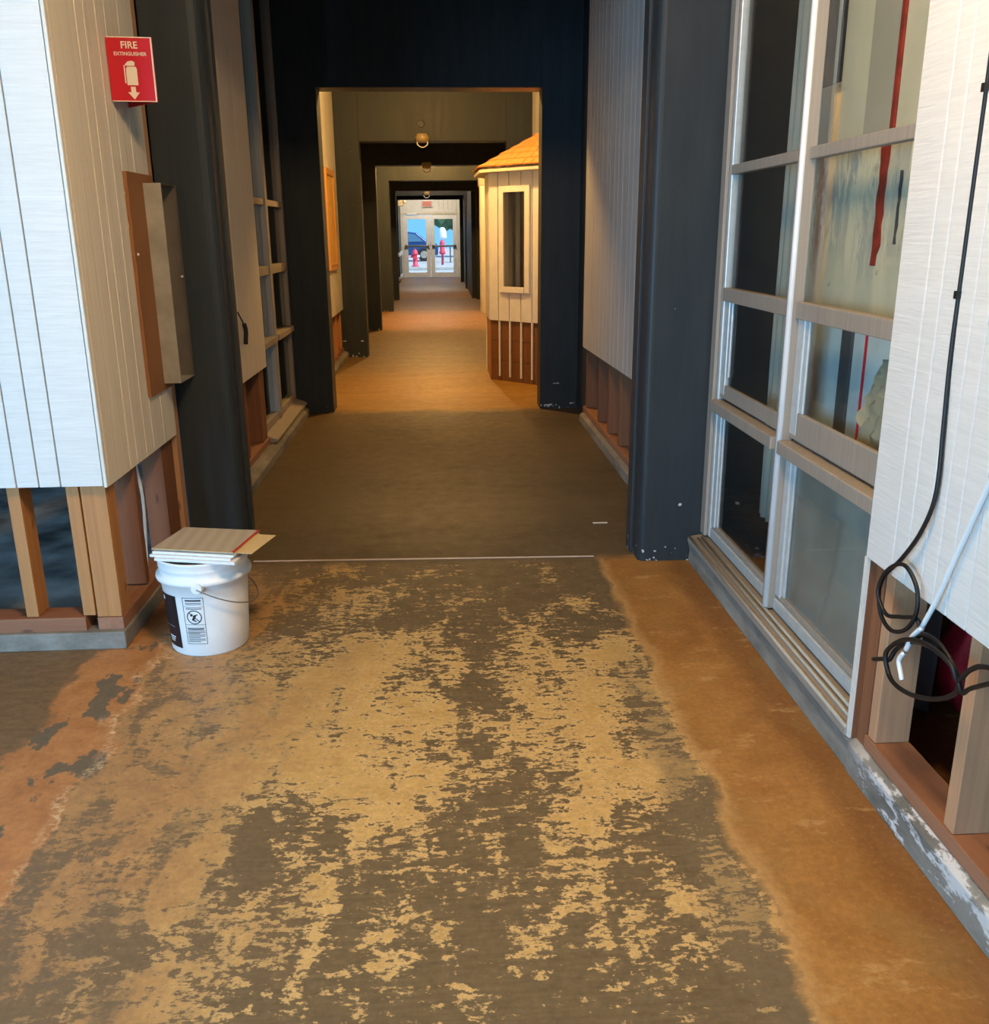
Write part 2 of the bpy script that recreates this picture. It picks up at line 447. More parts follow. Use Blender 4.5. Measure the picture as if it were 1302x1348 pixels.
def m_painted_board():
    """old board behind the glass: cream and pale blue brush marks, rust on the left"""
    t = NT('flaking_painted_board')
    o = t.sep()
    n1 = t.noise(t.map((6, 7, 5)), 1.0, 5, 0.65, 0.5)
    n2 = t.noise(t.map((14, 22, 9)), 1.0, 5, 0.7, 0.6)
    c = t.mix(t.ramp(n1, [(0.38, 0.0), (0.62, 1.0)]), (0.38, 0.39, 0.35, 1), (0.66, 0.60, 0.45, 1))
    blue = t.math('MULTIPLY', t.ramp(t.noise(t.map((9, 9, 2.5), (2, 5, 1)), 1.0, 4, 0.6), [(0.48, 0.0), (0.6, 1.0)]),
                  t.ramp(o['Z'], [(0.0, 0.0), (1.0, 1.0)]))
    c = t.mix(t.math('MULTIPLY', blue, 0.75), c, (0.28, 0.33, 0.36, 1))
    c = t.mix(t.math('MULTIPLY', t.ramp(t.noise(t.map((10, 12, 3.2), (5, 1, 8)), 1.0, 6, 0.7, 0.4), [(0.50, 0.0), (0.58, 1.0)]), 0.7), c, (0.80, 0.72, 0.52, 1))
    c = t.mix(t.math('MULTIPLY', t.ramp(n2, [(0.60, 0.0), (0.68, 1.0)]), 0.5), c, (0.24, 0.21, 0.15, 1))
    yy = t.math('ADD', o['Y'], t.math('MULTIPLY', t.math('SUBTRACT', n2, 0.5), 0.16))
    rust = t.math('MULTIPLY', t.ramp(t.math('MULTIPLY', yy, 0.25), [(0.768, 0.0), (0.772, 1.0), (0.784, 1.0), (0.788, 0.0)]),
                  t.ramp(n2, [(0.36, 0.0), (0.44, 1.0)]))
    c = t.mix(rust, c, (0.33, 0.14, 0.045, 1))
    low = t.ramp(t.math('ADD', t.math('MULTIPLY', o['Z'], 0.5), t.math('MULTIPLY', t.math('SUBTRACT', n1, 0.5), 0.12)), [(0.635, 1.0), (0.675, 0.0)])
    c = t.mix(t.math('MULTIPLY', low, 0.75), c, (0.62, 0.58, 0.44, 1))
    dk = t.ramp(t.noise(t.map((16, 16, 16), (7, 0, 3)), 1.0, 3, 0.6), [(0.70, 0.0), (0.74, 1.0)])
    c = t.mix(t.math('MULTIPLY', dk, 0.8), c, (0.10, 0.09, 0.08, 1))
    return t.set(c, 0.6)


M['painted_board'] = m_painted_board()
M['blue_board'] = simple('pale_blue_painted_board', (0.46, 0.58, 0.65), 0.6, 0, 0.18, 6)
M['grey_board'] = simple('grey_beige_board', (0.42, 0.38, 0.31), 0.6, 0, 0.08, 4)
M['cream_board'] = simple('cream_painted_board', (0.62, 0.57, 0.43), 0.6, 0, 0.08, 6)
M['red_strip'] = simple('flaking_red_paint', (0.27, 0.026, 0.014), 0.6, 0, 0.45, 25)
M['dark_strip'] = simple('dark_grey_strip', (0.06, 0.065, 0.075), 0.6, 0, 0.2, 20)
M['dark_glass_room'] = simple('grey_concrete_floor', (0.36, 0.40, 0.42), 0.7, 0, 0.7, 4)


def m_corrugated():
    t = NT('ribbed_tan_cardboard')
    w = t.n.new('ShaderNodeTexWave')
    w.inputs['Scale'].default_value = 7.0
    w.inputs['Distortion'].default_value = 0.4
    t.l.new(t.map((1, 0.25, 1)), w.inputs['Vector'])
    c = t.mix(w.outputs['Fac'], (0.43, 0.36, 0.27, 1), (0.50, 0.43, 0.33, 1))
    return t.set(c, 0.7)


M['corrugated'] = m_corrugated()


# ------------------------------------------------------------------ mesh helpers
def box(bm, x0, x1, y0, y1, z0, z1):
    v = [bm.verts.new((x, y, z)) for z in (z0, z1) for y in (y0, y1) for x in (x0, x1)]
    for f in ((0, 2, 3, 1), (4, 5, 7, 6), (0, 1, 5, 4), (1, 3, 7, 5), (3, 2, 6, 7), (2, 0, 4, 6)):
        bm.faces.new([v[i] for i in f])


def prism(bm, pts, axis, a, b):
    """closed outline of 2-D points, extruded along axis from a to b"""
    def p3(p, t):
        return {'x': (t, p[0], p[1]), 'y': (p[0], t, p[1]), 'z': (p[0], p[1], t)}[axis]
    lo = [bm.verts.new(p3(p, a)) for p in pts]
    hi = [bm.verts.new(p3(p, b)) for p in pts]
    n = len(pts)
    bm.faces.new(lo)
    bm.faces.new(hi[::-1])
    for i in range(n):
        bm.faces.new((lo[i], hi[i], hi[(i + 1) % n], lo[(i + 1) % n]))


def hexa(bm, lo, hi):
    """box-like solid from two quads of four 3-D points each"""
    a = [bm.verts.new(p) for p in lo]
    b = [bm.verts.new(p) for p in hi]
    bm.faces.new(a)
    bm.faces.new(b[::-1])
    for i in range(4):
        j = (i + 1) % 4
        bm.faces.new((a[i], b[i], b[j], a[j]))


def lathe(bm, prof, seg=40, c=(0, 0, 0), cap0=False, cap1=False):
    rings = []
    for r, z in prof:
        rings.append([bm.verts.new((c[0] + r * math.cos(2 * math.pi * i / seg), c[1] + r * math.sin(2 * math.pi * i / seg), c[2] + z))
                      for i in range(seg)])
    for a, b in zip(rings, rings[1:]):
        for i in range(seg):
            j = (i + 1) % seg
            bm.faces.new((a[i], a[j], b[j], b[i]))
    if cap0:
        bm.faces.new(rings[0][::-1])
    if cap1:
        bm.faces.new(rings[-1])


def catmull(pts, n=8):
    P = [Vector(p) for p in pts]
    P = [P[0] * 2 - P[1]] + P + [P[-1] * 2 - P[-2]]
    out = []
    for i in range(1, len(P) - 2):
        for k in range(n):
            t = k / n
            a, b, c, d = P[i - 1], P[i], P[i + 1], P[i + 2]
            out.append(0.5 * ((2 * b) + (c - a) * t + (2 * a - 5 * b + 4 * c - d) * t * t + (3 * b - a - 3 * c + d) * t ** 3))
    out.append(P[-2])
    return out


def tube(bm, pts, r, seg=8, smooth=6):
    pts = catmull(pts, smooth) if smooth else [Vector(p) for p in pts]
    prev = None
    n0 = Vector((0, 0, 1))
    first = None
    for i, p in enumerate(pts):
        d = (pts[min(i + 1, len(pts) - 1)] - pts[max(i - 1, 0)]).normalized()
        u = (n0 - d * n0.dot(d))
        if u.length < 1e-4:
            u = Vector((1, 0, 0)) - d * d.x
        u.normalize()
        n0 = u
        w = d.cross(u)
        ring = [bm.verts.new(p + (u * math.cos(2 * math.pi * k / seg) + w * math.sin(2 * math.pi * k / seg)) * r) for k in range(seg)]
        if prev:
            for k in range(seg):
                j = (k + 1) % seg
                bm.faces.new((prev[k], prev[j], ring[j], ring[k]))
        else:
            first = ring
        prev = ring
    bm.faces.new(first[::-1])
    bm.faces.new(prev)


def link(name, bm, mat, parent=None, bevel=0.0, smooth=False, seg=2):
    bmesh.ops.recalc_face_normals(bm, faces=bm.faces)
    if bevel:
        bmesh.ops.bevel(bm, geom=list(bm.edges), offset=bevel, segments=seg, affect='EDGES', profile=0.5, clamp_overlap=True)
    me = bpy.data.meshes.new(name)
    bm.to_mesh(me)
    bm.free()
    me.materials.append(M[mat] if isinstance(mat, str) else mat)
    if smooth:
        for p in me.polygons:
            p.use_smooth = True
    o = bpy.data.objects.new(name, me)
    COL.objects.link(o)
    if parent is not None:
        o.parent = parent
        o.matrix_parent_inverse = parent.matrix_world.inverted()
    return o


def add_box(name, mat, b, parent=None, bevel=0.0):
    bm = bmesh.new()
    box(bm, *b)
    return link(name, bm, mat, parent, bevel)


def tag(o, label, cat, group=None, kind=None):
    o['label'] = label
    o['category'] = cat
    if group:
        o['group'] = group
    if kind:
        o['kind'] = kind
    return o


def root(name, loc, label, cat, group=None, kind=None):
    o = bpy.data.objects.new(name, None)
    o.empty_display_size = 0.1
    COL.objects.link(o)
    o.location = loc
    o.matrix_world = Matrix.Translation(loc)
    return tag(o, label, cat, group, kind)


def text(name, body, mat, parent, mw, size, depth=0.0004):
    cu = bpy.data.curves.new(name, 'FONT')
    cu.body = body
    cu.size = size
    cu.align_x = 'CENTER'
    cu.align_y = 'CENTER'
    cu.extrude = depth
    cu.offset = size * 0.018
    cu.materials.append(M[mat])
    tmp = bpy.data.objects.new('tmp', cu)
    me = bpy.data.meshes.new_from_object(tmp)
    bpy.data.objects.remove(tmp)
    me.materials.clear()
    me.materials.append(M[mat])
    me.transform(mw)
    o = bpy.data.objects.new(name, me)
    COL.objects.link(o)
    o.parent = parent
    o.matrix_parent_inverse = parent.matrix_world.inverted()
    return o


# ================================================================== floor, ceiling
CZ = 3.03
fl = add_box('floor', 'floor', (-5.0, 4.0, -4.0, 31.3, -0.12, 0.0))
tag(fl, 'worn stained concrete floor with tan and rust patches', 'floor', kind='structure')
cl = add_box('ceiling', 'ceiling', (-5.0, 4.0, -4.0, 31.6, CZ, CZ + 0.15))
tag(cl, 'dark painted ceiling over the corridor', 'ceiling', kind='structure')
nb = root('wall_front', (-0.5, -4, 0), 'unseen wall added behind the camera to cut sky light, open on its left', 'wall', kind='structure')  # unseen, added so that less sky reflects in the dark portals
add_box('panel', 'white_plain', (-1.6, 4.0, -4.1, -4.0, 0, CZ), nb)
add_box('panel', 'white_plain', (-5.0, -1.6, -4.1, -4.0, 2.4, CZ), nb)
tag(add_box('wall_left', 'white_plain', (-5.1, -5.0, -4.1, 11.0, 0, CZ)), 'outer wall of the entrance room on the left, out of view', 'wall', kind='structure')
tag(add_box('wall_right', 'white_plain', (1.06, 1.2, -4.0, 0.09, 0, CZ)), 'wall beside the camera on the right, out of view', 'wall', kind='structure')
jb = bmesh.new()
hexa(jb, [(-0.86, 3.952, 0.0), (0.66, 3.905, 0.0), (0.66, 3.914, 0.0), (-0.86, 3.962, 0.0)],
     [(-0.86, 3.952, 0.0035), (0.66, 3.905, 0.0035), (0.66, 3.914, 0.0035), (-0.86, 3.962, 0.0035)])
j = link('trim_1', jb, simple('pale_joint_strip', (0.62, 0.46, 0.36), 0.5))
tag(j, 'thin pale joint strip across the floor at the first dark pillars', 'joint strip', kind='structure')
tp = add_box('masking_tape', 'paper', (0.735, 0.808, 4.395, 4.412, 0.0005, 0.002))
tag(tp, 'short strip of pale tape on the corridor floor', 'tape')

# ================================================================== left foreground block
WX = -1.13


def planks_y(parent, x_face, ys, z0f, z1, mat, thick=0.016, gap=0.005, sgn=1, name='plank'):
    """boards whose faces look along x; ys are the groove positions"""
    for a, b in zip(ys, ys[1:]):
        bm = bmesh.new()
        xa, xb = x_face - sgn * thick, x_face
        pts_lo = [(xa, a + gap / 2, z0f(a)), (xb, a + gap / 2, z0f(a)), (xb, b - gap / 2, z0f(b)), (xa, b - gap / 2, z0f(b))]
        pts_hi = [(p[0], p[1], z1) for p in pts_lo]
        hexa(bm, pts_lo, pts_hi)
        link(name, bm, mat, parent, 0.0015, seg=1)


wlft = root('wall_left', (-1.6, 3.3, 0), 'white plank clad wall block cut open above the floor, beside the bucket', 'wall', kind='structure')
xs = [-2.60, -2.42, -2.27, -2.19, -2.12, -1.98, -1.84, -1.70, -1.63, -1.56, -1.425, -1.352, -1.281, -1.1405]
for a, b in zip(xs, xs[1:]):
    add_box('plank', 'white_cut', (a + 0.0025, b - 0.0025, 3.07, 3.086, 0.595, CZ), wlft, 0.0015)
add_box('backing_sheet', 'stud_dark', (-2.60, -1.16, 3.087, 3.097, 0.60, CZ), wlft)
bm = bmesh.new()
prism(bm, [(-1.1395, 3.067), (-1.128, 3.067), (-1.128, 3.094), (-1.1395, 3.094)], 'z', 0.590, CZ)
link('corner_board', bm, 'white_plain', wlft, 0.003)
add_box('backing_sheet', 'white_plain', (-1.16, -1.141, 3.0865, 3.094, 0.60, CZ), wlft)
planks_y(wlft, WX, [3.096, 3.325, 3.405, 3.52, 3.615, 3.76, 3.935], lambda y: 0.588, CZ, 'white_side', 0.014, 0.006, 1)
add_box('backing_sheet', 'white_side', (-1.156, -1.1465, 3.10, 3.93, 0.595, CZ), wlft)
# studs, front row
for a, b, mt in ((-2.46, -2.42, 'stud'), (-2.06, -2.02, 'stud'), (-1.475, -1.433, 'stud'), (-1.280, -1.238, 'stud')):
    add_box('stud', mt, (a, b, 3.100, 3.190, 0.118, CZ - 0.01), wlft, 0.002)
add_box('stud', 'stud', (-1.232, -1.148, 3.100, 3.190, 0.112, CZ - 0.01), wlft, 0.002)
# studs, side row
for a, b, mt in ((3.40, 3.44, 'stud_dark'), (3.76, 3.92, 'stud_dark')):
    add_box('stud', mt, (-1.236, -1.150, a, b, 0.118, CZ - 0.01), wlft, 0.002)
add_box('stud', 'stud_pale', (-1.22, -1.138, 3.945, 4.010, 0.0, CZ - 0.01), wlft, 0.002)
add_box('bottom_plate', 'plate_x', (-2.60, -1.270, 3.088, 3.190, 0.065, 0.116), wlft, 0.002)
add_box('bottom_plate', 'plate_y', (-1.232, -1.143, 3.094, 3.94, 0.065, 0.111), wlft, 0.002)
bm = bmesh.new()
prism(bm, [(-2.60, 3.07), (-1.135, 3.07), (-1.135, 3.94), (-1.25, 3.94), (-1.25, 3.19), (-2.60, 3.19)], 'z', 0.0, 0.065)
link('curb', bm, 'curb', wlft, 0.004)
bm = bmesh.new()
tube(bm, [(-1.20, 3.56, 0.60), (-1.185, 3.575, 0.42), (-1.20, 3.59, 0.20), (-1.21, 3.60, 0.115)], 0.007, 6)
tag(link('cable', bm, 'white_cable', smooth=True), 'pale cable hanging inside the opened wall behind the bucket', 'cable')

# dark room behind the left block
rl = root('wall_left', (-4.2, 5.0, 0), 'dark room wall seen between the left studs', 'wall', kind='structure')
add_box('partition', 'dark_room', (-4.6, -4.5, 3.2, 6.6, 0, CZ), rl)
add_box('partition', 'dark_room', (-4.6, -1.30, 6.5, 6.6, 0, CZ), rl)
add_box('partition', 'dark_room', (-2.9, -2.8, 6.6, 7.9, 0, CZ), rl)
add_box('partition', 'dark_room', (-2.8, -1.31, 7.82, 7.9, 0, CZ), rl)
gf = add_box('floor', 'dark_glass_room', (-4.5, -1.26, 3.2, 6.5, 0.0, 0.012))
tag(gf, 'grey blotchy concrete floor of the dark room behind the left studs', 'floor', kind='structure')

# fire sign: bent plate projecting from the wall
sg = root('fire_extinguisher_sign', (-1.12, 3.60, 1.95), 'red projecting fire extinguisher sign with white arrow on the white side wall', 'sign')
sz0, sz1 = 1.846, 2.052
A = Vector((-1.127, 3.585, 0))
B = Vector((-0.978, 3.602, 0))
Cc = Vector((-1.127, 3.76, 0))


def plate2(name, mat, P, Q, z0, z1, th, parent):
    d = (Q - P).normalized()
    n = Vector((d.y, -d.x, 0))
    bm = bmesh.new()
    lo = [P, Q, Q - n * th, P - n * th]
    hexa(bm, [(p.x, p.y, z0) for p in lo], [(p.x, p.y, z1) for p in lo])
    return link(name, bm, mat, parent)


plate2('front_panel', 'red_sign', A, B, sz0, sz1, 0.003, sg)
plate2('back_panel', 'red_sign', B, Cc, sz0, sz1, -0.003, sg)
plate2('white_edge', 'sign_white', B - (B - A).normalized() * 0.004 + Vector((0, -0.0012, 0)), B + Vector((0.001, -0.0012, 0)), sz0, sz1, 0.001, sg)
plate2('white_edge', 'sign_white', A + Vector((0, -0.0008, 0)), B + Vector((0, -0.0008, 0)), sz1 - 0.003, sz1, 0.001, sg)
plate2('white_edge', 'sign_white', A + Vector((0, -0.0008, 0)), B + Vector((0, -0.0008, 0)), sz0, sz0 + 0.003, 0.001, sg)
d = (B - A).normalized()
nrm = Vector((d.y, -d.x, 0))


def sign_mw(u, z):
    p = A + d * u + nrm * 0.0012
    return Matrix(((d.x, 0, nrm.x, p.x), (d.y, 0, nrm.y, p.y), (0, 1, 0, z), (0, 0, 0, 1)))


text('lettering', 'FIRE', 'sign_white', sg, sign_mw(0.075, 2.025), 0.031)
text('lettering', 'EXTINGUISHER', 'sign_white', sg, sign_mw(0.076, 1.998), 0.0158)


def sign_shape(name, pts):
    bm = bmesh.new()
    lo = [A + d * u + nrm * 0.0006 + Vector((0, 0, z)) for u, z in pts]
    hi = [p + nrm * 0.0012 for p in lo]
    a = [bm.verts.new(p) for p in lo]
    b = [bm.verts.new(p) for p in hi]
    bm.faces.new(a)
    bm.faces.new(b[::-1])
    for i in range(len(a)):
        k = (i + 1) % len(a)
        bm.faces.new((a[i], b[i], b[k], a[k]))
    return link(name, bm, 'sign_white', sg)


cx = 0.076
sign_shape('extinguisher_symbol', [(cx - .019, 1.899), (cx + .017, 1.899), (cx + .017, 1.951), (cx + .014, 1.958), (cx - .014, 1.958), (cx - .019, 1.951)])
sign_shape('extinguisher_symbol', [(cx - .010, 1.9605), (cx + .010, 1.9605), (cx + .012, 1.972), (cx + .002, 1.977), (cx - .012, 1.974), (cx - .022, 1.963), (cx - .019, 1.961)])
sign_shape('extinguisher_symbol', [(cx - .026, 1.905), (cx - .022, 1.905), (cx - .022, 1.962), (cx - .026, 1.962)])
sign_shape('arrow', [(cx - .009, 1.894), (cx + .007, 1.894), (cx + .007, 1.876), (cx + .019, 1.876), (cx, 1.853), (cx - .020, 1.876), (cx - .009, 1.876)])

# extinguisher cabinet on a brown board
cb = root('extinguisher_cabinet', (-1.12, 3.8, 0.8), 'empty open grey metal cabinet on brown board on the left wall under the red sign', 'cabinet')
bm = bmesh.new()
jag = [(3.615 + random.uniform(-.003, .004), 0.80 + i * 0.82 / 22) for i in range(23)]
prism(bm, jag + [(3.93, 1.62), (3.93, 0.80)], 'x', WX - 0.002, WX + 0.012)
link('mounting_board', bm, 'hardboard', cb)
x0, x1, y0, y1, z0, z1 = WX + 0.012, -1.052, 3.80, 4.005, 0.826, 1.588
add_box('side_panel', 'galv', (x0, x1, y0, y0 + 0.004, z0, z1), cb)
add_box('side_panel', 'lamp_cage', (x0, x1, y1 - 0.004, y1, z0, z1), cb)
add_box('top_panel', 'lamp_cage', (x0, x1, y0 + 0.004, y1 - 0.004, z1 - 0.004, z1), cb)  # darker metal paints in the shadow under the cabinet top
add_box('bottom_panel', 'galv', (x0, x1, y0 + 0.004, y1 - 0.004, z0, z0 + 0.004), cb)
add_box('back_panel', 'galv', (x0, x0 + 0.004, y0 + 0.004, y1 - 0.004, z0 + 0.004, z1 - 0.004), cb)
add_box('rim', 'lamp_cage', (x1, x1 + 0.003, y1 - 0.012, y1, z0, z1), cb)
for zz, yy, xx in ((1.33, 3.642, WX + .013), (1.235, 3.99, x1 - .004)):
    bm = bmesh.new()
    bmesh.ops.create_icosphere(bm, subdivisions=1, radius=0.006, matrix=Matrix.Translation((xx, yy, zz)))
    link('screw', bm, 'sign_white', cb)

# ================================================================== portal frames (dark pillars and headers)


def pillar(parent, x0, x1, y0, y1, z1, nose=None, r=0.028):
    """pillar with the corridor-side front edge rounded"""
    bm = bmesh.new()
    pts = []
    if nose == 'right':
        pts = [(x0, y0)]
        pts += [(x1 - r + r * math.sin(t * math.pi / 10), y0 + r - r * math.cos(t * math.pi / 10)) for t in range(6)]
        pts += [(x1, y1), (x0, y1)]
    elif nose == 'left':
        pts = [(x1, y0), (x1, y1), (x0, y1)]
        pts += [(x0 + r - r * math.cos(t * math.pi / 10), y0 + r - r * math.sin(t * math.pi / 10)) for t in range(6)]
    else:
        pts = [(x0, y0), (x1, y0), (x1, y1), (x0, y1)]
    prism(bm, pts, 'z', 0.0, z1)
    return link('pillar', bm, 'slate', parent, 0.0 if nose else 0.004)


def portal(n, y0, y1, xl, xr, top, label, outl=-1.30, outr=1.30, step=True):
    p = root('trim_%d' % n, ((xl + xr) / 2, y0, 0), label, 'portal frame', kind='structure')
    pillar(p, outl, xl, y0, y1, CZ - 0.002)
    pillar(p, xr, outr, y0, y1, CZ - 0.002)
    add_box('header', 'slate', (xl - 0.001, xr + 0.001, y0, y1, top, CZ - 0.002), p, 0.004)
    return p


# first portal: rounded pillars, each with a thinner layer behind
p0 = root('trim_2', (0, 3.9, 0), 'nearest dark grey portal of rounded pillars, beside the bucket and the right window', 'portal frame', kind='structure')
pillar(p0, -1.137, -0.905, 4.03, 4.14, CZ - 0.002, 'right', 0.045)
pillar(p0, -1.30, -0.892, 4.142, 4.205, CZ - 0.002)
pillar(p0, 0.845, 1.185, 3.83, 3.955, CZ - 0.002, 'left', 0.030)
pillar(p0, 0.833, 1.20, 3.957, 4.05, CZ - 0.002)
add_box('header', 'slate', (-0.95, 0.90, 3.98, 4.13, 2.50, CZ - 0.002), p0, 0.004)
portal(3, 7.55, 7.78, -0.888, 0.797, 2.435, 'unlit dark portal framing the lit corridor, in front of the booth')
portal(4, 11.07, 11.30, -0.865, 0.775, 2.37, 'lamp lit brownish portal just behind the booth')
portal(5, 14.18, 14.42, -0.89, 0.775, 2.322, 'unlit portal behind the first caged lamp')
portal(6, 17.67, 17.90, -0.878, 0.775, 2.292, 'lamp lit portal behind the white post')
portal(7, 20.70, 20.95, -0.895, 0.790, 2.24, 'unlit portal halfway to the far doors')
portal(8, 24.70, 24.95, -1.10, 0.655, 2.30, 'grey portal, second before the far doors')
portal(9, 28.00, 28.2, -1.16, 0.605, 2.30, 'last portal before the far doors')

# ================================================================== corridor walls


def open_wall(name, side, ya, yb, grooves, zb, mat, label, studs, xw, plank_gap=0.003, stud_mat='stud_dark', plate=True):
    s = 1 if side == 'left' else -1           # s: direction the face looks along x
    w = root(name, (xw, (ya + yb) / 2, 0), label, 'wall', kind='structure')
    planks_y(w, xw, grooves, zb, CZ - 0.004, mat, 0.016, plank_gap, s)
    xb0, xb1 = sorted((xw - s * 0.017, xw - s * 0.022))
    add_box('backing_sheet', mat, (xb0, xb1, grooves[0] + .01, grooves[-1] - .01, 0.62, CZ - 0.004), w)
    sx0, sx1 = sorted((xw - s * 0.024, xw - s * 0.114))
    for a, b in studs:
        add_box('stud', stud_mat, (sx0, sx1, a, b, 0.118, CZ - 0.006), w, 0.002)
    if plate:
        add_box('bottom_plate', 'plate_y', (*sorted((xw - s * 0.014, xw - s * 0.118)), ya, yb, 0.075, 0.117), w, 0.002)
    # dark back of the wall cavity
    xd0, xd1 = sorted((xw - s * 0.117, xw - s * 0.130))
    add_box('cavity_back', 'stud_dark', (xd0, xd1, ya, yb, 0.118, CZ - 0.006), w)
    return w


w1 = open_wall('wall_left', 'left', 4.215, 6.18, [4.215, 4.6, 4.95, 5.35, 5.72, 6.075], lambda y: 0.589 - 0.009 * (y - 5.2), 'white_side',
               'white panel wall cut open above the floor, between dark pillar and left window',
               [(4.23, 4.27), (4.62, 4.66), (5.16, 5.20), (5.46, 5.50), (5.90, 6.05)], WX)
bm = bmesh.new()
prism(bm, [(-1.075, 0.0), (-1.075, 0.052), (-1.12, 0.075), (-1.28, 0.075), (-1.28, 0.0)], 'y', 4.21, 7.45)
link('curb', bm, 'curb', w1, 0.004)
ws = [5.2 - 1.1]
g2 = [4.06, 4.13, 4.32, 4.52, 4.68, 4.92, 5.06, 5.16, 5.30, 5.42, 5.60, 5.74, 5.86, 6.02, 6.12, 6.30, 6.42, 6.56, 6.70, 6.84, 7.00]
w2 = open_wall('wall_right', 'right', 4.06, 7.02, g2, lambda y: 0.60 - 0.018 * (y - 5.2), 'white_rail',
               'weathered white plank wall cut open above the floor, right of the dark opening',
               [(4.10, 4.14), (4.50, 4.54), (4.85, 4.89), (5.24, 5.28), (5.60, 5.64), (5.97, 6.01), (6.37, 6.41), (6.92, 6.96)], 1.06,
               stud_mat='stud_dark')
bm = bmesh.new()
prism(bm, [(1.045, 0.0), (1.05, 0.055), (1.085, 0.074), (1.2, 0.074), (1.2, 0.0)], 'y', 4.055, 7.02)
link('curb', bm, 'curb', w2, 0.004)
add_box('infill_panel', 'slate', (1.10, 1.16, 7.02, 7.55, 0.0, CZ - 0.004), w2)

# left mid window
wn2 = root('window_2', (-1.18, 6.8, 0.1), 'unlit window of small panes on the left, beside the dark opening', 'window', kind='structure')
fx0, fx1 = -1.235, -1.175
add_box('jamb', 'frame', (fx0, fx1, 7.42, 7.49, 0.13, CZ - 0.006), wn2, 0.003)
add_box('jamb', 'frame', (fx0, fx1, 6.10, 6.17, 0.13, CZ - 0.006), wn2, 0.003)
add_box('mullion', 'frame', (fx0, fx1 + 0.012, 6.66, 6.74, 0.13, CZ - 0.006), wn2, 0.003)
for a, b in ((6.17, 6.66), (6.74, 7.42)):
    for z0_, z1_ in ((1.585, 1.625), (1.13, 1.19)):
        add_box('rail', 'frame', (fx0, fx1, a, b, z0_, z1_), wn2, 0.002)
    add_box('rail', 'frame', (fx0, fx1 + .03, a, b, 0.675, 0.715), wn2, 0.002)
    add_box('rail', 'frame', (fx0, fx1, a, b, 0.13, 0.18), wn2, 0.002)
    for z0_, z1_ in ((0.18, .675), (.715, 1.13), (1.19, 1.585), (1.625, CZ - .006)):
        add_box('glass_pane', 'glass', (-1.208, -1.202, a, b, z0_, z1_), wn2)
bm = bmesh.new()
prism(bm, [(-1.095, 0.078), (-1.095, 0.098), (-1.175, 0.128), (-1.28, 0.128), (-1.28, 0.078)], 'y', 6.08, 7.50)
link('sill', bm, 'frame', wn2, 0.003)
bm = bmesh.new()
tube(bm, [(-1.129, 5.33, 0.985), (-1.118, 5.37, 0.94), (-1.112, 5.40, 0.905)], 0.004, 6)
tube(bm, [(-1.112, 5.40, 0.915), (-1.106, 5.405, 0.87), (-1.112, 5.40, 0.80)], 0.014, 6)
tag(link('cable', bm, 'black', smooth=True), 'short black cable stub sticking out of the left white panel', 'cable')

# ================================================================== right foreground window
RW = 1.06
wn1 = root('window_1', (1.15, 3.0, 0.1), 'large weathered window of stacked panes in the right wall', 'window', kind='structure')
fx0, fx1 = 1.125, 1.158
TOP = CZ - 0.006
add_box('jamb', 'frame_light', (fx0 + .004, fx1, 3.735, 3.80, 0.135, TOP), wn1, 0.004)
add_box('jamb', 'frame', (fx0 - .012, fx0 + .003, 3.76, 3.82, 0.135, TOP), wn1, 0.003)
add_box('mullion', 'frame', (fx0 - 0.012, fx1 - .008, 2.947, 3.005, 0.135, TOP), wn1, 0.003)
bm = bmesh.new()
tube(bm, [(fx0 - 0.014, 2.958, 0.14), (fx0 - 0.014, 2.958, TOP)], 0.011, 10, 0)
link('mullion_bead', bm, 'alu', wn1, smooth=True)
add_box('jamb', 'frame', (fx0, fx1, 2.10, 2.165, 0.135, TOP), wn1, 0.003)
cols = ((2.165, 2.945), (3.005, 3.735))
for ci, (a, b) in enumerate(cols):
    add_box('rail', 'frame', (fx0 + .002, fx1, a, b, 1.605, 1.640), wn1, 0.003)
    add_box('rail', 'frame', (fx0 - .002, fx1, a, b, 1.130, 1.182), wn1, 0.003)
    # tilting sash between z .72 and 1.13
    add_box('sash_rail', 'frame', (fx0 + .012, fx1 - .004, a, b, 0.745, 0.835 if ci == 0 else 0.80), wn1, 0.003)
    add_box('sash_stile', 'frame_light', (fx0 + .010, fx1 - .004, b - 0.055, b, 0.76, 1.13), wn1, 0.004)
    add_box('sash_stile', 'frame_light', (fx0 + .014, fx1 - .010, b - 0.085, b - 0.058, 0.835, 1.13), wn1, 0.003)
    add_box('sash_ledge', 'frame', (fx0 - .028, fx1, a, b, 0.690, 0.735), wn1, 0.005)
    add_box('sash_stile', 'frame_light', (fx0 + .008, fx1 - .004, b - 0.045, b, 0.19, 0.69), wn1, 0.004)
    add_box('sash_stile', 'frame_light', (fx0 + .014, fx1 - .010, b - 0.07, b - 0.047, 0.20, 0.69), wn1, 0.003)
    add_box('rail', 'frame_light', (fx0 + .006, fx1, a, b, 0.135, 0.178), wn1, 0.004)
    add_box('rail', 'frame', (fx0 + .014, fx1, a, b, 0.179, 0.200), wn1, 0.003)
    rows = ((0.200, .690), (.80, 1.13), (1.182, 1.605), (1.64, TOP))
    for ri, (z0_, z1_) in enumerate(rows):
        add_box('glass_pane', 'glass_hazy' if (ci == 0 and ri == 0) else 'glass', (1.146, 1.150, a, b, z0_, z1_), wn1)
bm = bmesh.new()
prism(bm, [(1.058, 0.093), (1.058, 0.112), (1.075, 0.120), (1.185, 0.134), (1.22, 0.134), (1.22, 0.093)], 'y', 2.165, 3.815)
link('sill', bm, 'frame', wn1, 0.003)
bm = bmesh.new()
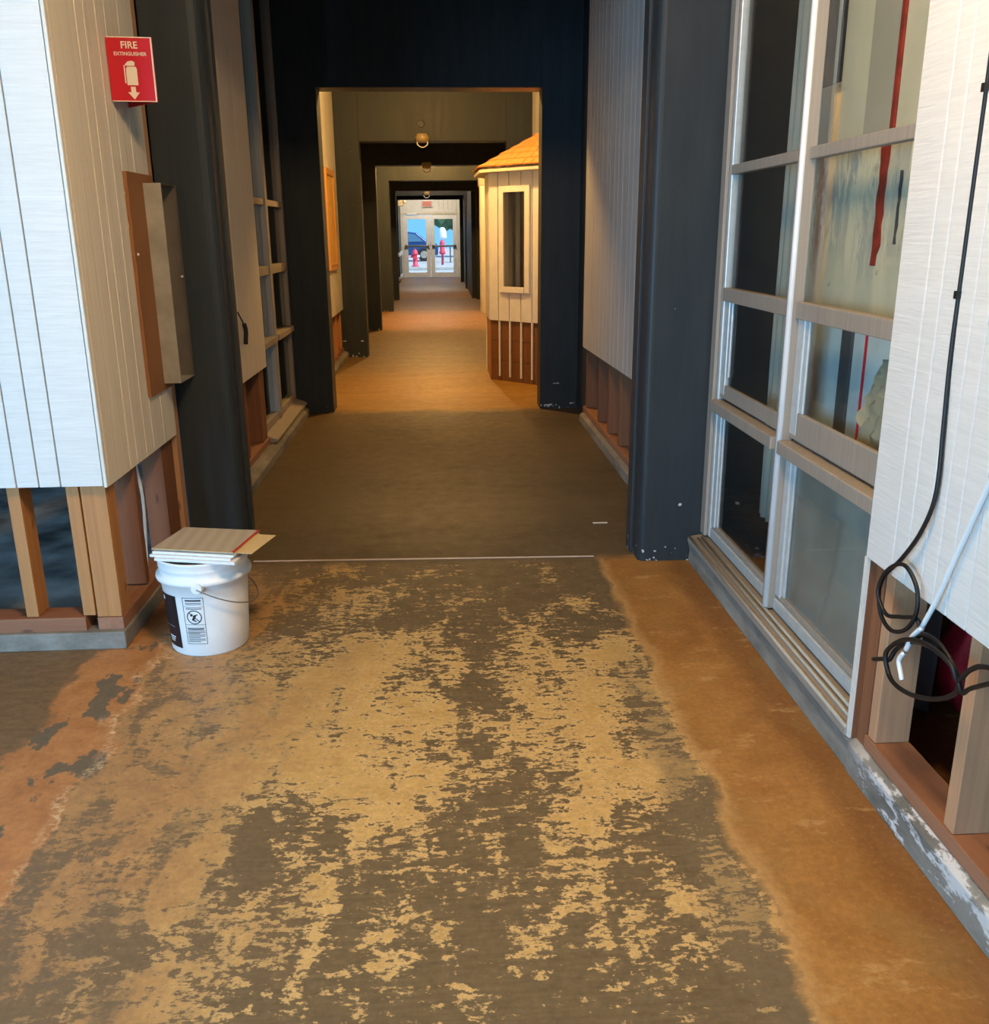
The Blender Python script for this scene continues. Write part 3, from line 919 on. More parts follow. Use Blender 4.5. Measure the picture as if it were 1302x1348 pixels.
tube(bm, [(1.063, 2.165, 0.118), (1.063, 3.80, 0.118)], 0.006, 6, 0)
tube(bm, [(1.088, 2.165, 0.127), (1.088, 3.76, 0.127)], 0.005, 6, 0)
tube(bm, [(1.108, 2.165, 0.131), (1.108, 3.76, 0.131)], 0.006, 6, 0)
link('sill_bead', bm, 'grey_board', wn1, smooth=True)

# ================================================================== right foreground wall
wr = root('wall_right', (1.1, 1.4, 0), 'bright white plank wall cut open above the floor, beside the large window', 'wall', kind='structure')
gr = [0.10, 0.30, 0.42, 0.62, 0.74, 0.86, 1.02, 1.14, 1.26, 1.38, 1.52, 1.60, 1.70, 1.775, 1.832, 1.888, 1.962, 2.027, 2.162]
planks_y(wr, RW, gr, lambda y: 0.607, TOP, 'white_cut', 0.016, 0.004, -1)
add_box('backing_sheet', 'white_plain', (1.072, 1.080, 0.10, 2.15, 0.62, TOP), wr)
bm = bmesh.new()
hexa(bm, [(1.072, 2.150, 0.094), (1.124, 2.150, 0.094), (1.124, 2.166, 0.094), (1.072, 2.166, 0.094)],
     [(1.070, 2.150, 0.606), (1.124, 2.150, 0.606), (1.124, 2.166, 0.606), (1.070, 2.166, 0.606)])
link('jamb_board', bm, 'stud_dark', wr)
bm = bmesh.new()
hexa(bm, [(1.064, 2.152, 0.094), (1.0715, 2.152, 0.094), (1.0715, 2.168, 0.094), (1.064, 2.168, 0.094)],
     [(1.061, 2.152, 0.606), (1.0695, 2.152, 0.606), (1.0695, 2.168, 0.606), (1.061, 2.168, 0.606)])
link('jamb_edge', bm, 'white_plain', wr)
add_box('stud', 'stud_dark', (1.085, 1.16, 2.10, 2.148, 0.092, TOP), wr, 0.002)
for a, b, mt in ((2.05, 2.09, 'stud_pale'), (1.672, 1.712, 'stud_pale'), (1.26, 1.30, 'stud_pale'), (0.85, 0.89, 'stud_pale')):
    add_box('stud', mt, (1.085, 1.175, a, b, 0.137, TOP), wr, 0.002)
add_box('bottom_plate', 'plate_y', (1.080, 1.178, 0.10, 2.098, 0.098, 0.136), wr, 0.002)
bm = bmesh.new()
prism(bm, [(1.062, 0.0), (1.066, 0.045), (1.062, 0.082), (1.080, 0.096), (1.20, 0.096), (1.20, 0.0)], 'y', 0.0, 2.15)
link('curb', bm, 'curb', wr, 0.003)
bm = bmesh.new()
prism(bm, [(1.066, 0.0), (1.072, 0.05), (1.062, 0.088), (1.075, 0.092), (1.22, 0.092), (1.22, 0.0)], 'y', 2.151, 3.822)
link('curb', bm, 'curb', wr, 0.003)

# room behind the right wall
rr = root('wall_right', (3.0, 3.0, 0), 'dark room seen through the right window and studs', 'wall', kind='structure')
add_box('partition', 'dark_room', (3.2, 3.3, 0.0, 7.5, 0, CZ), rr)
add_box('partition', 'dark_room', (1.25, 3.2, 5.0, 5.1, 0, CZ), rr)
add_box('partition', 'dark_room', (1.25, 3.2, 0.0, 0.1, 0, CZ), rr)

# boards stored behind the right panes
bx = 1.235
b1 = root('painted_board', (bx, 2.55, 1.14), 'flaking cream and blue board with a red stripe, behind the third right pane up', 'board')
add_box('sheet', 'painted_board', (bx, bx + 0.012, 2.32, 3.30, 1.135, 1.640), b1)
bm = bmesh.new()
zs = [1.30 + i * 0.335 / 12 for i in range(13)]
lft = [(2.646 + random.uniform(-.006, .006) + (0.018 if i < 2 else 0), z) for i, z in enumerate(zs)]
rgt = [(2.690 + random.uniform(-.007, .007), z) for z in zs]
prism(bm, lft + rgt[::-1], 'x', bx - 0.003, bx)
link('red_stripe', bm, 'red_strip', b1)
bm = bmesh.new()
zs = [1.36 + i * 0.19 / 8 for i in range(9)]
prism(bm, [(2.553 + random.uniform(-.004, .004), z) for z in zs] + [(2.566 + random.uniform(-.004, .004), z) for z in zs[::-1]], 'x', bx - .002, bx)
link('dark_crack', bm, 'dark_strip', b1)
b2 = root('stacked_panels', (bx, 2.8, 1.645), 'grey and cream panels standing upright behind the top right pane', 'panel')
for a, b, mt in ((2.30, 2.648, 'cream_board'), (2.672, 2.842, 'grey_board'), (2.845, 3.035, 'cream_board')):
    add_box('panel', mt, (bx + random.uniform(0, .01), bx + 0.04, a, b, 1.645, TOP - .05), b2)
add_box('panel', 'red_strip', (bx + .002, bx + 0.04, 2.650, 2.670, 1.645, TOP - .05), b2)
for a, b, mt, mt2 in ((3.038, 3.085, 'dark_strip', 'grey_board'), (3.087, 3.112, 'blue_board', 'cream_board'), (3.115, 3.30, 'dark_strip', 'grey_board')):
    add_box('panel', mt2, (bx + .01, bx + 0.04, a, b, 1.645, 1.835), b2)
    add_box('panel', mt, (bx + .01, bx + 0.04, a, b, 1.837, TOP - .05), b2)
b3 = root('pale_blue_boards', (bx, 2.8, 0.7), 'pale blue boards with a dark strip behind the right tilting pane', 'board')
for a, b, mt in ((2.30, 2.664, 'blue_board'), (2.684, 2.765, 'blue_board'), (2.842, 3.02, 'blue_board'), (3.023, 3.30, 'blue_board')):
    add_box('board', mt, (bx + .004 + random.uniform(0, .006), bx + 0.03, a, b, 0.70, 1.133), b3)
add_box('strip', 'dark_strip', (bx, bx + 0.03, 2.768, 2.838, 0.70, 1.133), b3)
add_box('strip', 'red_bag', (bx + .004, bx + 0.03, 2.666, 2.682, 0.70, 1.133), b3)
# crumpled plastic sheet
bm = bmesh.new()
NY, NZ = 14, 22
grid = []
for i in range(NZ + 1):
    z = 0.70 + 0.36 * i / NZ
    row = []
    for k in range(NY + 1):
        y = 2.36 + (0.25 - 0.13 * (i / NZ) ** 2) * k / NY
        row.append(bm.verts.new((1.208 + 0.018 * math.sin(k * 1.7 + i * 0.5) + random.uniform(-.007, .007), y, z)))
    grid.append(row)
for i in range(NZ):
    for k in range(NY):
        bm.faces.new((grid[i][k], grid[i][k + 1], grid[i + 1][k + 1], grid[i + 1][k]))
bmesh.ops.solidify(bm, geom=bm.faces[:], thickness=0.002)
tag(link('plastic_sheet', bm, 'cream_board', smooth=True), 'crumpled cream plastic sheet pressed against the right tilting pane', 'sheet')
# sheet hung behind the lower right pane, cloth behind the left panes


def drape(name, mat, x, ya, yb, za, zb, amp, waves, label, cat, slant=0.0):
    bm = bmesh.new()
    n, mm = 40, 12
    g = []
    for i in range(mm + 1):
        t_ = i / mm
        g.append([bm.verts.new((x + amp * math.sin(k / n * waves * 6.283 + 0.7 * math.sin(3 * t_)) * (1 - .4 * t_) + random.uniform(-.001, .001),
                                ya + (yb - ya) * k / n + slant * t_, za + (zb - za) * t_)) for k in range(n + 1)])
    for i in range(mm):
        for k in range(n):
            bm.faces.new((g[i][k], g[i][k + 1], g[i + 1][k + 1], g[i + 1][k]))
    bmesh.ops.solidify(bm, geom=bm.faces[:], thickness=0.003)
    return tag(link(name, bm, mat, smooth=True), label, cat)


drape('hanging_sheet', 'sheet', 1.30, 2.30, 3.32, 0.03, 0.685, 0.02, 3.0, 'grey green sheet hanging behind the dusty lower right pane', 'sheet')
drape('curtain', 'curtain', 1.27, 3.38, 3.54, 0.30, 2.7, 0.012, 2.5, 'narrow white cloth hanging at the mullion behind the left panes', 'curtain', -0.02)

drape('brown_blanket', 'brown_cloth', 1.255, 2.86, 3.24, 0.06, 0.50, 0.015, 2.0, 'brown blanket slumped behind the dusty lower right pane', 'blanket', -0.10)

# red bag and grey cloth in the room behind the right studs
bm = bmesh.new()
bmesh.ops.create_cube(bm, size=1.0, matrix=Matrix.Translation((1.64, 2.46, 0.215)) @ Matrix.Diagonal((0.28, 0.13, 0.40, 1)))
bmesh.ops.subdivide_edges(bm, edges=bm.edges[:], cuts=4, use_grid_fill=True)
for v in bm.verts:
    v.co.x += 0.02 * math.sin(v.co.z * 19 + v.co.y * 11)
    v.co.y += 0.02 * math.sin(v.co.z * 15)
rb = root('red_bag', (1.55, 2.5, 0), 'dark red bag on the floor behind the right studs', 'bag')
link('body', bm, 'red_bag', rb, smooth=True)
bm = bmesh.new()
tube(bm, [(1.55, 2.41, 0.38), (1.57, 2.42, 0.45), (1.64, 2.46, 0.47), (1.70, 2.47, 0.40)], 0.012, 8)
link('handle', bm, 'black', rb, smooth=True)
drape('grey_cloth', 'grey_cloth', 1.42, 2.40, 2.58, 0.005, 0.42, 0.014, 2.0, 'grey cloth hanging beside the red bag behind the right studs', 'cloth')

# ================================================================== cables on the right wall
bm = bmesh.new()
tube(bm, [(1.0585, 1.888, 2.6), (1.0585, 1.888, 1.9), (1.0585, 1.888, 1.35), (1.056, 1.884, 1.15), (1.052, 1.868, 1.00), (1.050, 1.858, 0.86), (1.044, 1.885, 0.765),
          (1.040, 1.945, 0.68), (1.035, 2.005, 0.615), (1.035, 2.024, 0.565), (1.035, 2.000, 0.515), (1.036, 1.945, 0.50), (1.038, 1.885, 0.53),
          (1.038, 1.852, 0.585), (1.038, 1.865, 0.64), (1.036, 1.925, 0.67), (1.033, 1.990, 0.635), (1.030, 2.020, 0.57), (1.032, 1.975, 0.53),
          (1.040, 1.92, 0.545), (1.046, 1.86, 0.565), (1.048, 1.84, 0.53)], 0.0050, 8)
kb = link('cable', bm, 'black', smooth=True)
tag(kb, 'thin black cable running down a groove of the right white wall into a small loop', 'cable')
for k_, yy, zz in ((0, 1.888, 1.66), (1, 1.888, 1.27)):
    add_box('clip', 'black', (1.050, 1.0605, yy - .006, yy + .006, zz - .008, zz + .008), kb)
wc = root('cable', (1.05, 1.72, 0.7), 'white cable hanging down the right white wall into the black coil', 'cable')
bm = bmesh.new()
tube(bm, [(1.054, 1.60, 2.98), (1.054, 1.60, 2.2), (1.054, 1.602, 1.6), (1.054, 1.62, 1.2), (1.052, 1.655, 1.0), (1.050, 1.70, 0.87), (1.048, 1.745, 0.76), (1.044, 1.79, 0.64), (1.038, 1.82, 0.565)], 0.0058, 8)
link('sheath', bm, 'white_cable', wc, smooth=True)
bm = bmesh.new()
tube(bm, [(1.038, 1.82, 0.563), (1.033, 1.845, 0.53), (1.030, 1.86, 0.49)], 0.0062, 8)
tube(bm, [(1.030, 1.868, 0.48), (1.028, 1.88, 0.455), (1.030, 1.87, 0.43), (1.030, 1.86, 0.415)], 0.006, 8)
link('connector', bm, 'alu', wc, smooth=True)
bm = bmesh.new()


def coil(cy, cz, ry, rz, x, n=14, ph=0.0, rot=0.0):
    out = []
    for i in range(n):
        a = ph + 2 * math.pi * i / n
        u, w = ry * math.cos(a), rz * math.sin(a)
        out.append((x + 0.008 * math.sin(a * 2), cy + u * math.cos(rot) - w * math.sin(rot), cz + u * math.sin(rot) + w * math.cos(rot)))
    return out


pts = [(1.045, 2.03, 0.385), (1.04, 1.97, 0.415)]
pts += coil(1.790, 0.475, 0.150, 0.060, 1.030, 14, 0.15, -0.36)
pts += coil(1.785, 0.487, 0.155, 0.056, 1.020, 14, 0.15, -0.33)[:8]
pts += [(1.022, 1.60, 0.570), (1.024, 1.55, 0.60), (1.03, 1.40, 0.64)]
tube(bm, pts, 0.0055, 8)
cc = link('cable', bm, 'black', smooth=True)
tag(cc, 'coiled heavy black cable hanging in front of the right studs', 'cable')
bm = bmesh.new()
tube(bm, [(1.035, 1.84, 0.525), (1.03, 1.79, 0.56), (1.028, 1.72, 0.565), (1.028, 1.66, 0.54), (1.03, 1.63, 0.505), (1.03, 1.60, 0.53), (1.03, 1.50, 0.60)], 0.005, 8)
link('strand', bm, 'black', cc, smooth=True)

# ================================================================== bucket
BC = (-0.851, 3.115)
bk = root('bucket', (BC[0], BC[1], 0), 'white plastic bucket with wire handle and black label on the floor', 'bucket')
bm = bmesh.new()
H_ = 0.345


def rad(z):
    return 0.133 + (z / 0.345) * 0.018


prof = [(0.0, 0.004), (0.118, 0.004), (0.129, 0.0), (0.133, 0.006), (rad(.10), .10), (rad(.20), .20), (rad(.262), .262), (0.160, .266), (0.162, .274), (0.160, .281), (rad(.285) + .001, .285),
        (rad(.305), .305), (rad(.308) + .002, .309), (rad(.308) + .002, .316), (rad(.32), .32), (rad(.338) + .004, .336), (rad(.345) + .006, .345), (0.150, .345), (0.144, .33), (0.126, .012), (0.0, .012)]
lathe(bm, prof, 64, (BC[0], BC[1], 0))
bmesh.ops.remove_doubles(bm, verts=bm.verts[:], dist=1e-5)
link('body', bm, 'bucket', bk, smooth=True)


def cyl(a, z, off=0.0006):
    r = rad(z) + off
    return Vector((BC[0] + r * math.sin(a), BC[1] - r * math.cos(a), z))


def patch(name, mat, rects, parent, off=0.0006, n=8, slant=0.0):
    """print laid on the bucket's side: rectangles of (angle0, angle1, z0, z1)"""
    bm = bmesh.new()
    for a0, a1, z0, z1 in rects:
        nn = max(1, int(n * (a1 - a0) / 0.5) + 1)
        for k in range(nn):
            u0, u1 = a0 + (a1 - a0) * k / nn, a0 + (a1 - a0) * (k + 1) / nn
            bm.faces.new([bm.verts.new(cyl(u + slant * z, z, off)) for u, z in ((u0, z0), (u1, z0), (u1, z1), (u0, z1))])
    return link(name, bm, mat, parent)


R_ = math.radians
lb = patch('label', 'ink', [(R_(-86), R_(-30), 0.028, 0.224)], bk)
lb['label'] = 'black printed label'
white_bits = [(R_(-62), R_(-55), 0.203, 0.207), (R_(-60), R_(-57), 0.197, 0.213)]
for i in range(5):
    white_bits.append((R_(-76), R_(-44 - i * 2), 0.172 - i * 0.012, 0.1728 - i * 0.012))
white_bits += [(R_(-58), R_(-42), 0.062, 0.067), (R_(-57), R_(-44), 0.054, 0.058), (R_(-56), R_(-45), 0.047, 0.050), (R_(-70), R_(-40), 0.105, 0.1058)]
for i_, wb in enumerate(white_bits):
    patch('label_print', 'ink_soft' if 2 <= i_ < 7 else 'paper', [wb], lb, 0.0010)
a0, a1, z0, z1 = R_(-19), R_(10), 0.050, 0.224
ln = 0.0018
la = ln / 0.14
rects = [(a0, a1, z1 - ln, z1), (a0, a1, z0, z0 + ln), (a0, a0 + la, z0, z1), (a1 - la, a1, z0, z1),
         (a0, a1, 0.190, 0.191), (a0, a1, 0.123, 0.1245), (a0, a1, 0.113, 0.114), (a0, a1, 0.092, 0.093)]
for zc, h in ((0.2135, .006), (0.2045, .0022), (0.1995, .0022), (0.186, .0020), (0.182, .0020)):
    rects.append((a0 + 0.07, a1 - 0.06, zc - h / 2, zc + h / 2))
rects.append((a0 + 0.05, a1 - 0.05, 0.1055, 0.1105))
for i in range(9):
    zc = 0.101 - i * 0.0052
    rects.append((a0 + 0.04, a1 - 0.04 - (0.12 if i % 3 == 2 else 0), zc - 0.0011, zc + 0.0011))
wlab = patch('warning_label', 'ink_soft', rects, bk, 0.0007)
wlab['label'] = 'black and white printed warning panel'
bm = bmesh.new()
ca, cz_ = (a0 + a1) / 2, 0.152
for k in range(32):
    q = [2 * math.pi * (k + e) / 32 for e in (0, 1)]
    pts_ = []
    for ang, rr_ in ((q[0], .0225), (q[1], .0225), (q[1], .0260), (q[0], .0260)):
        pts_.append(bm.verts.new(cyl(ca + rr_ * math.cos(ang) / 0.142, cz_ + rr_ * math.sin(ang), 0.0008)))
    bm.faces.new(pts_)


def bar(u0, v0, u1, v1, w):
    dx, dz = u1 - u0, v1 - v0
    L = math.hypot(dx, dz)
    px, pz = -dz / L * w, dx / L * w
    bm.faces.new([bm.verts.new(cyl(ca + u / 0.142, cz_ + v, 0.0009)) for u, v in
                  ((u0 + px, v0 + pz), (u0 - px, v0 - pz), (u1 - px, v1 - pz), (u1 + px, v1 + pz))])


bar(-.017, .017, .017, -.017, .0016)
bar(-.006, -.012, .004, .008, .0042)
bar(.002, .006, .012, .010, .0020)
bar(-.004, -.010, .006, -.016, .0022)
bar(-.006, .012, -.012, .004, .003)
link('warning_symbol', bm, 'ink', wlab)
# ears and wire handle
for s in (-1, 1):
    bm = bmesh.new()
    pm = Matrix.Translation((BC[0] + 0.012 * -s, BC[1] + s * 0.158, 0.262)) @ Matrix.Rotation(math.pi / 2, 4, 'X')
    bmesh.ops.create_cone(bm, cap_ends=True, segments=20, radius1=0.022, radius2=0.018, depth=0.016, matrix=pm)
    link('handle_ear', bm, 'bucket', bk, 0.002, smooth=False)
bm = bmesh.new()
arc = []
for i in range(17):
    t_ = math.pi * i / 16
    q = math.sin(t_)
    arc.append((BC[0] + 0.012 + 0.164 * q, BC[1] - 0.168 * math.cos(t_), 0.262 - 0.095 * q))
tube(bm, arc, 0.0022, 8, 4)
link('handle', bm, 'steel_wire', bk, smooth=True)

# ---- sheets lying on the bucket


def slab(name, mat, quad, z, th, label, cat, group=None, parent=None):
    bm = bmesh.new()
    hexa(bm, [(p[0], p[1], z) for p in quad], [(p[0], p[1], z + th) for p in quad])
    o = link(name, bm, mat, parent)
    if label:
        tag(o, label, cat, group)
    return o


def shift(quad, dx, dy, s=1.0):
    cx_ = sum(p[0] for p in quad) / 4
    cy_ = sum(p[1] for p in quad) / 4
    return [(cx_ + (p[0] - cx_) * s + dx, cy_ + (p[1] - cy_) * s + dy) for p in quad]


Q = [(-1.000, 3.043), (-0.711, 2.976), (-0.668, 3.219), (-0.950, 3.279)]
slab('padded_mailer', 'paper', shift(Q, .010, -.034, .97), 0.3465, 0.009, 'white padded mailer at the bottom of the stack on the bucket', 'mailer')
slab('padded_mailer', 'paper', shift(Q, -.006, -.020, .98), 0.3565, 0.008, 'white mailer second from the bottom of the stack on the bucket', 'mailer')
slab('paper_sheet', 'paper', shift(Q, .002, -.010, .985), 0.3655, 0.007, 'white sheet just under the tan board on the bucket', 'sheet')
slab('manila_envelope', 'manila', [(-0.84, 3.03), (-0.652, 2.976), (-0.603, 3.172), (-0.80, 3.22)], 0.3735, 0.0015, 'tan manila envelope sticking out on the right of the bucket stack', 'envelope')
tb = root('tan_board', (-0.84, 3.13, 0.376), 'ribbed tan cardboard with a red edge lying on top of the bucket', 'cardboard')
slab('sheet', 'corrugated', Q, 0.3760, 0.004, None, None, parent=tb)


def lerp(a, b, t_):
    return (a[0] + (b[0] - a[0]) * t_, a[1] + (b[1] - a[1]) * t_)


slab('red_edge', 'red_edge', [lerp(Q[0], Q[1], .975), lerp(Q[0], Q[1], 1.003), lerp(Q[3], Q[2], 1.003), lerp(Q[3], Q[2], .975)], 0.3802, 0.0012, None, None, parent=tb)
slab('pale_edge', 'manila', [lerp(Q[0], Q[3], -.012), lerp(Q[1], Q[2], -.012), lerp(Q[1], Q[2], .012), lerp(Q[0], Q[3], .012)], 0.3801, 0.0008, None, None, parent=tb)

# ================================================================== lit bay: left wall, right wall, booth
w3 = open_wall('wall_left', 'left', 7.79, 11.06, [7.79, 8.2, 8.6, 9.0, 9.4, 9.8, 10.2, 10.65, 11.05], lambda y: 0.556, 'white_plain',
               'lamp lit white wall on the left with an amber framed board', [(8.0, 8.04), (8.8, 8.84), (9.6, 9.64), (10.05, 10.09), (10.5, 10.54), (10.95, 11.0)], WX, 0.004, 'stud')
bm = bmesh.new()
prism(bm, [(-1.09, 0.0), (-1.09, 0.055), (-1.12, 0.074), (-1.28, 0.074), (-1.28, 0.0)], 'y', 7.79, 11.06)
link('curb', bm, 'curb', w3, 0.004)
pf = root('framed_board', (-1.12, 10.2, 1.0), 'amber wood framed notice board on the left wall of the lit bay', 'notice board')
add_box('panel', 'cork', (WX + .001, WX + .014, 9.90, 10.50, 1.09, 1.97), pf)
for b_ in ((9.84, 9.90, 1.03, 2.03), (10.50, 10.56, 1.03, 2.03)):
    add_box('frame_stile', 'amber_wood', (WX + .001, WX + .028, *b_), pf, 0.003)
for z0_, z1_ in ((1.03, 1.09), (1.97, 2.03)):
    add_box('frame_rail', 'amber_wood', (WX + .001, WX + .028, 9.90, 10.50, z0_, z1_), pf, 0.003)
w4 = root('wall_right', (1.1, 9.5, 0), 'white wall behind the booth, right side of the lit bay', 'wall', kind='structure')
planks_y(w4, 1.06, [7.79, 8.2, 8.6, 9.0, 9.4, 9.8, 10.2, 10.65, 11.05], lambda y: 0.0, CZ - .004, 'white_plain', 0.05, 0.004, -1)

bo = root('ticket_booth', (0.75, 9.4, 0), 'white plank booth with a shingled roof and small window in the lit bay', 'booth')
s2 = 2 ** 0.5
bA = Vector((0.48, 9.2, 0))
bdir = Vector((1, -1, 0)) / s2
bn = Vector((-1, -1, 0)) / s2      # outward normal of the angled face
FL = (1.055 - 0.48) * s2


def face_box(name, mat, s0, s1, z0, z1, d0, d1, parent=bo, bevel=0.0):
    """piece on the booth's angled face, from depth d0 to d1 along its normal"""
    bm = bmesh.new()
    q = [bA + bdir * s0 + bn * d0, bA + bdir * s1 + bn * d0, bA + bdir * s1 + bn * d1, bA + bdir * s0 + bn * d1]
    hexa(bm, [(p.x, p.y, z0) for p in q], [(p.x, p.y, z1) for p in q])
    return link(name, bm, mat, parent, bevel)


gs = [0.005, 0.118, 0.255, 0.400, 0.535, 0.66, FL - .005]
ZB, ZE = 0.582, 1.985
wo0, wo1, wz0, wz1 = 0.145, 0.515, 0.848, 1.805
for a, b in zip(gs, gs[1:]):
    a_, b_ = a + 0.005, b - 0.005
    if b <= wo0 + .001 or a >= wo1 - .001:
        face_box('plank', 'white_plain', a_, b_, ZB, ZE, 0.0, 0.014)
    else:
        face_box('plank', 'white_plain', a_, b_, ZB, wz0 + .03, 0.0, 0.014)
        face_box('plank', 'white_plain', a_, b_, wz1 - .03, ZE, 0.0, 0.014)
face_box('plank', 'white_plain', 0.123, wo0 + .03, wz0 + .03, wz1 - .03, 0.0, 0.014)
face_box('plank', 'white_plain', wo1 - .03, 0.530, wz0 + .03, wz1 - .03, 0.0, 0.014)
face_box('backing', 'board_brown', 0.005, wo0 + .04, ZB, ZE, -0.03, -0.002)
face_box('backing', 'board_brown', wo1 - .04, FL - .005, ZB, ZE, -0.03, -0.002)
face_box('backing', 'board_brown', wo0 + .04, wo1 - .04, ZB, wz0 + .04, -0.03, -0.002)
face_box('backing', 'board_brown', wo0 + .04, wo1 - .04, wz1 - .04, ZE, -0.03, -0.002)
bw = face_box('window_frame', 'white_plain', wo0, wo0 + .055, wz0, wz1, 0.015, 0.035, bo, 0.003)
face_box('frame_stile', 'white_plain', wo1 - .06, wo1, wz0, wz1, 0.015, 0.035, bw, 0.003)
face_box('frame_rail', 'white_plain', wo0 + .055, wo1 - .06, wz1 - .055, wz1, 0.015, 0.035, bw, 0.003)
face_box('frame_rail', 'white_plain', wo0 + .055, wo1 - .06, wz0, wz0 + .055, 0.015, 0.042, bw, 0.003)
face_box('reveal', 'grey_board', wo0 + .04, wo0 + .055, wz0 + .04, wz1 - .04, -0.10, 0.014, bw)
face_box('glass_pane', 'glass', wo0 + .055, wo1 - .06, wz0 + .055, wz1 - .055, -0.045, -0.040, bw)
# base boards and battens
for a, b in zip([0.0, .14, .28, .42, .55, .68], [.14, .28, .42, .55, .68, FL]):
    face_box('base_board', 'board_brown', a + .002, b - .002, 0.0, 0.195, -0.02, -0.004)
    face_box('base_board', 'board_brown', a + .002, b - .002, 0.198, 0.39, -0.02, -0.004)
    face_box('base_board', 'board_brown', a + .002, b - .002, 0.393, ZB, -0.02, -0.004)
for s_ in (0.125, 0.258, 0.398, 0.533, 0.665):
    face_box('batten', 'white_plain', s_ - .009, s_ + .009, 0.045, ZB, -0.003, 0.010)
# side face (looks along -x) and back chamfer
add_box('side_base', 'stud', (0.482, 0.50, 9.215, 9.90, 0.0, ZB), bo)
ysd = [9.215, 9.30, 9.40, 9.55, 9.72, 9.90]
for a, b in zip(ysd, ysd[1:]):
    add_box('plank', 'white_plain', (0.470, 0.490, a + .004, b - .004, ZB, ZE), bo)
bm = bmesh.new()
hexa(bm, [(0.48, 9.90, 0), (1.05, 10.47, 0), (1.05, 10.49, 0), (0.47, 9.91, 0)], [(0.48, 9.90, ZE), (1.05, 10.47, ZE), (1.05, 10.49, ZE), (0.47, 9.91, ZE)])
link('back_panel', bm, 'white_plain', bo)
add_box('inner_panel', 'board_brown', (0.80, 0.82, 9.30, 10.0, 0.0, ZE), bo)
add_box('inner_post', 'grey_board', (0.735, 0.775, 9.28, 9.32, 0.0, ZE - .02), bo)
# roof: eaves outline to an apex on the wall, courses of shingles
EZ, AP = 1.962, Vector((1.055, 9.56, 2.33))
ev = [Vector((1.055, 8.40, EZ)), Vector((0.385, 9.12, EZ)), Vector((0.365, 9.98, EZ)), Vector((1.055, 10.68, EZ))]
bm = bmesh.new()
vs = [bm.verts.new(p - Vector((0, 0, .012))) for p in ev]
va = bm.verts.new(AP - Vector((0, 0, .012)))
vb = [bm.verts.new(p - Vector((0, 0, .035))) for p in ev]
for i in range(3):
    bm.faces.new((vs[i], vs[i + 1], va))
    bm.faces.new((vs[i], vb[i], vb[i + 1], vs[i + 1]))
bm.faces.new(vb)
bm.faces.new((vs[0], va, vs[3], vb[3], vb[0]))
link('roof_deck', bm, 'cream_board', bo)
for i in range(2):
    P, Qv = ev[i], ev[i + 1]
    nr = (Qv - P).cross(AP - P).normalized()
    if nr.z < 0:
        nr = -nr
    up = ((P + Qv) / 2)
    NC = 6
    for c in range(NC):
        t0, t1 = c / NC - 0.01, (c + 1) / NC + 0.05
        n_s = max(2, round((1 - c / NC) * 9))
        for k in range(n_s):
            u0, u1 = k / n_s, (k + 1) / n_s
            l0, l1 = P.lerp(AP, max(t0, -0.02)), Qv.lerp(AP, max(t0, -0.02))
            h0, h1 = P.lerp(AP, min(t1, 1)), Qv.lerp(AP, min(t1, 1))
            g_ = 0.03 / n_s
            dz = nr * (0.012 + random.uniform(0, .004))
            th = nr * 0.012
            q = [l0.lerp(l1, u0 + g_), l0.lerp(l1, u1 - g_), h0.lerp(h1, u1 - g_), h0.lerp(h1, u0 + g_)]
            lo = [q[0] + dz, q[1] + dz, q[2] + nr * .0, q[3] + nr * .0]
            bm = bmesh.new()
            hexa(bm, [tuple(p) for p in lo], [tuple(p + th) for p in lo])
            link('shingle', bm, 'shingle', bo)

# ================================================================== further corridor walls
fw = [('wall_left', -1.13, 1, 11.31, 14.17, 'left wall of the second bay, white above open studs'),
      ('wall_left', -1.13, 1, 14.43, 17.66, 'left wall of the third bay, white above open studs'),
      ('wall_left', -1.13, 1, 17.91, 20.69, 'left wall of the fourth bay, white above open studs'),
      ('wall_right', 1.06, -1, 11.31, 14.17, 'right wall of the second bay, hidden mostly by the booth'),
      ('wall_right', 1.06, -1, 14.43, 17.66, 'right wall of the third bay, behind the white post'),
      ('wall_right', 1.06, -1, 17.91, 20.69, 'right wall of the fourth bay')]
for nm, x, s, a, b, lab in fw:
    w = root(nm, (x, (a + b) / 2, 0), lab, 'wall', kind='structure')
    xa, xb = sorted((x, x - s * 0.05))
    add_box('panel', 'white_plain', (xa, xb, a, b, 0.55, CZ - .004), w)
    xa, xb = sorted((x - s * .05, x - s * 0.14))
    y_ = a + .3
    while y_ < b:
        add_box('stud', 'stud', (xa, xb, y_, y_ + .04, 0.118, 0.548), w)
        y_ += 0.42
    xa, xb = sorted((x - s * .141, x - s * 0.16))
    add_box('cavity_back', 'stud_dark', (xa, xb, a, b, 0.0, 0.548), w)
    xa, xb = sorted((x, x - s * 0.14))
    add_box('curb', 'curb', (xa, xb, a, b, 0.0, 0.117), w)
for nm, xa, xb, a, b, lab in (('wall_left', -1.32, -1.22, 20.96, 31.2, 'dark left wall of the last bays beside the rail'),
                              ('wall_right', 0.70, 0.80, 20.96, 31.2, 'dark right wall of the last bays')):
    tag(add_box(nm, 'slate', (xa, xb, a, b, 0.0, CZ - .004)), lab, 'wall', kind='structure')
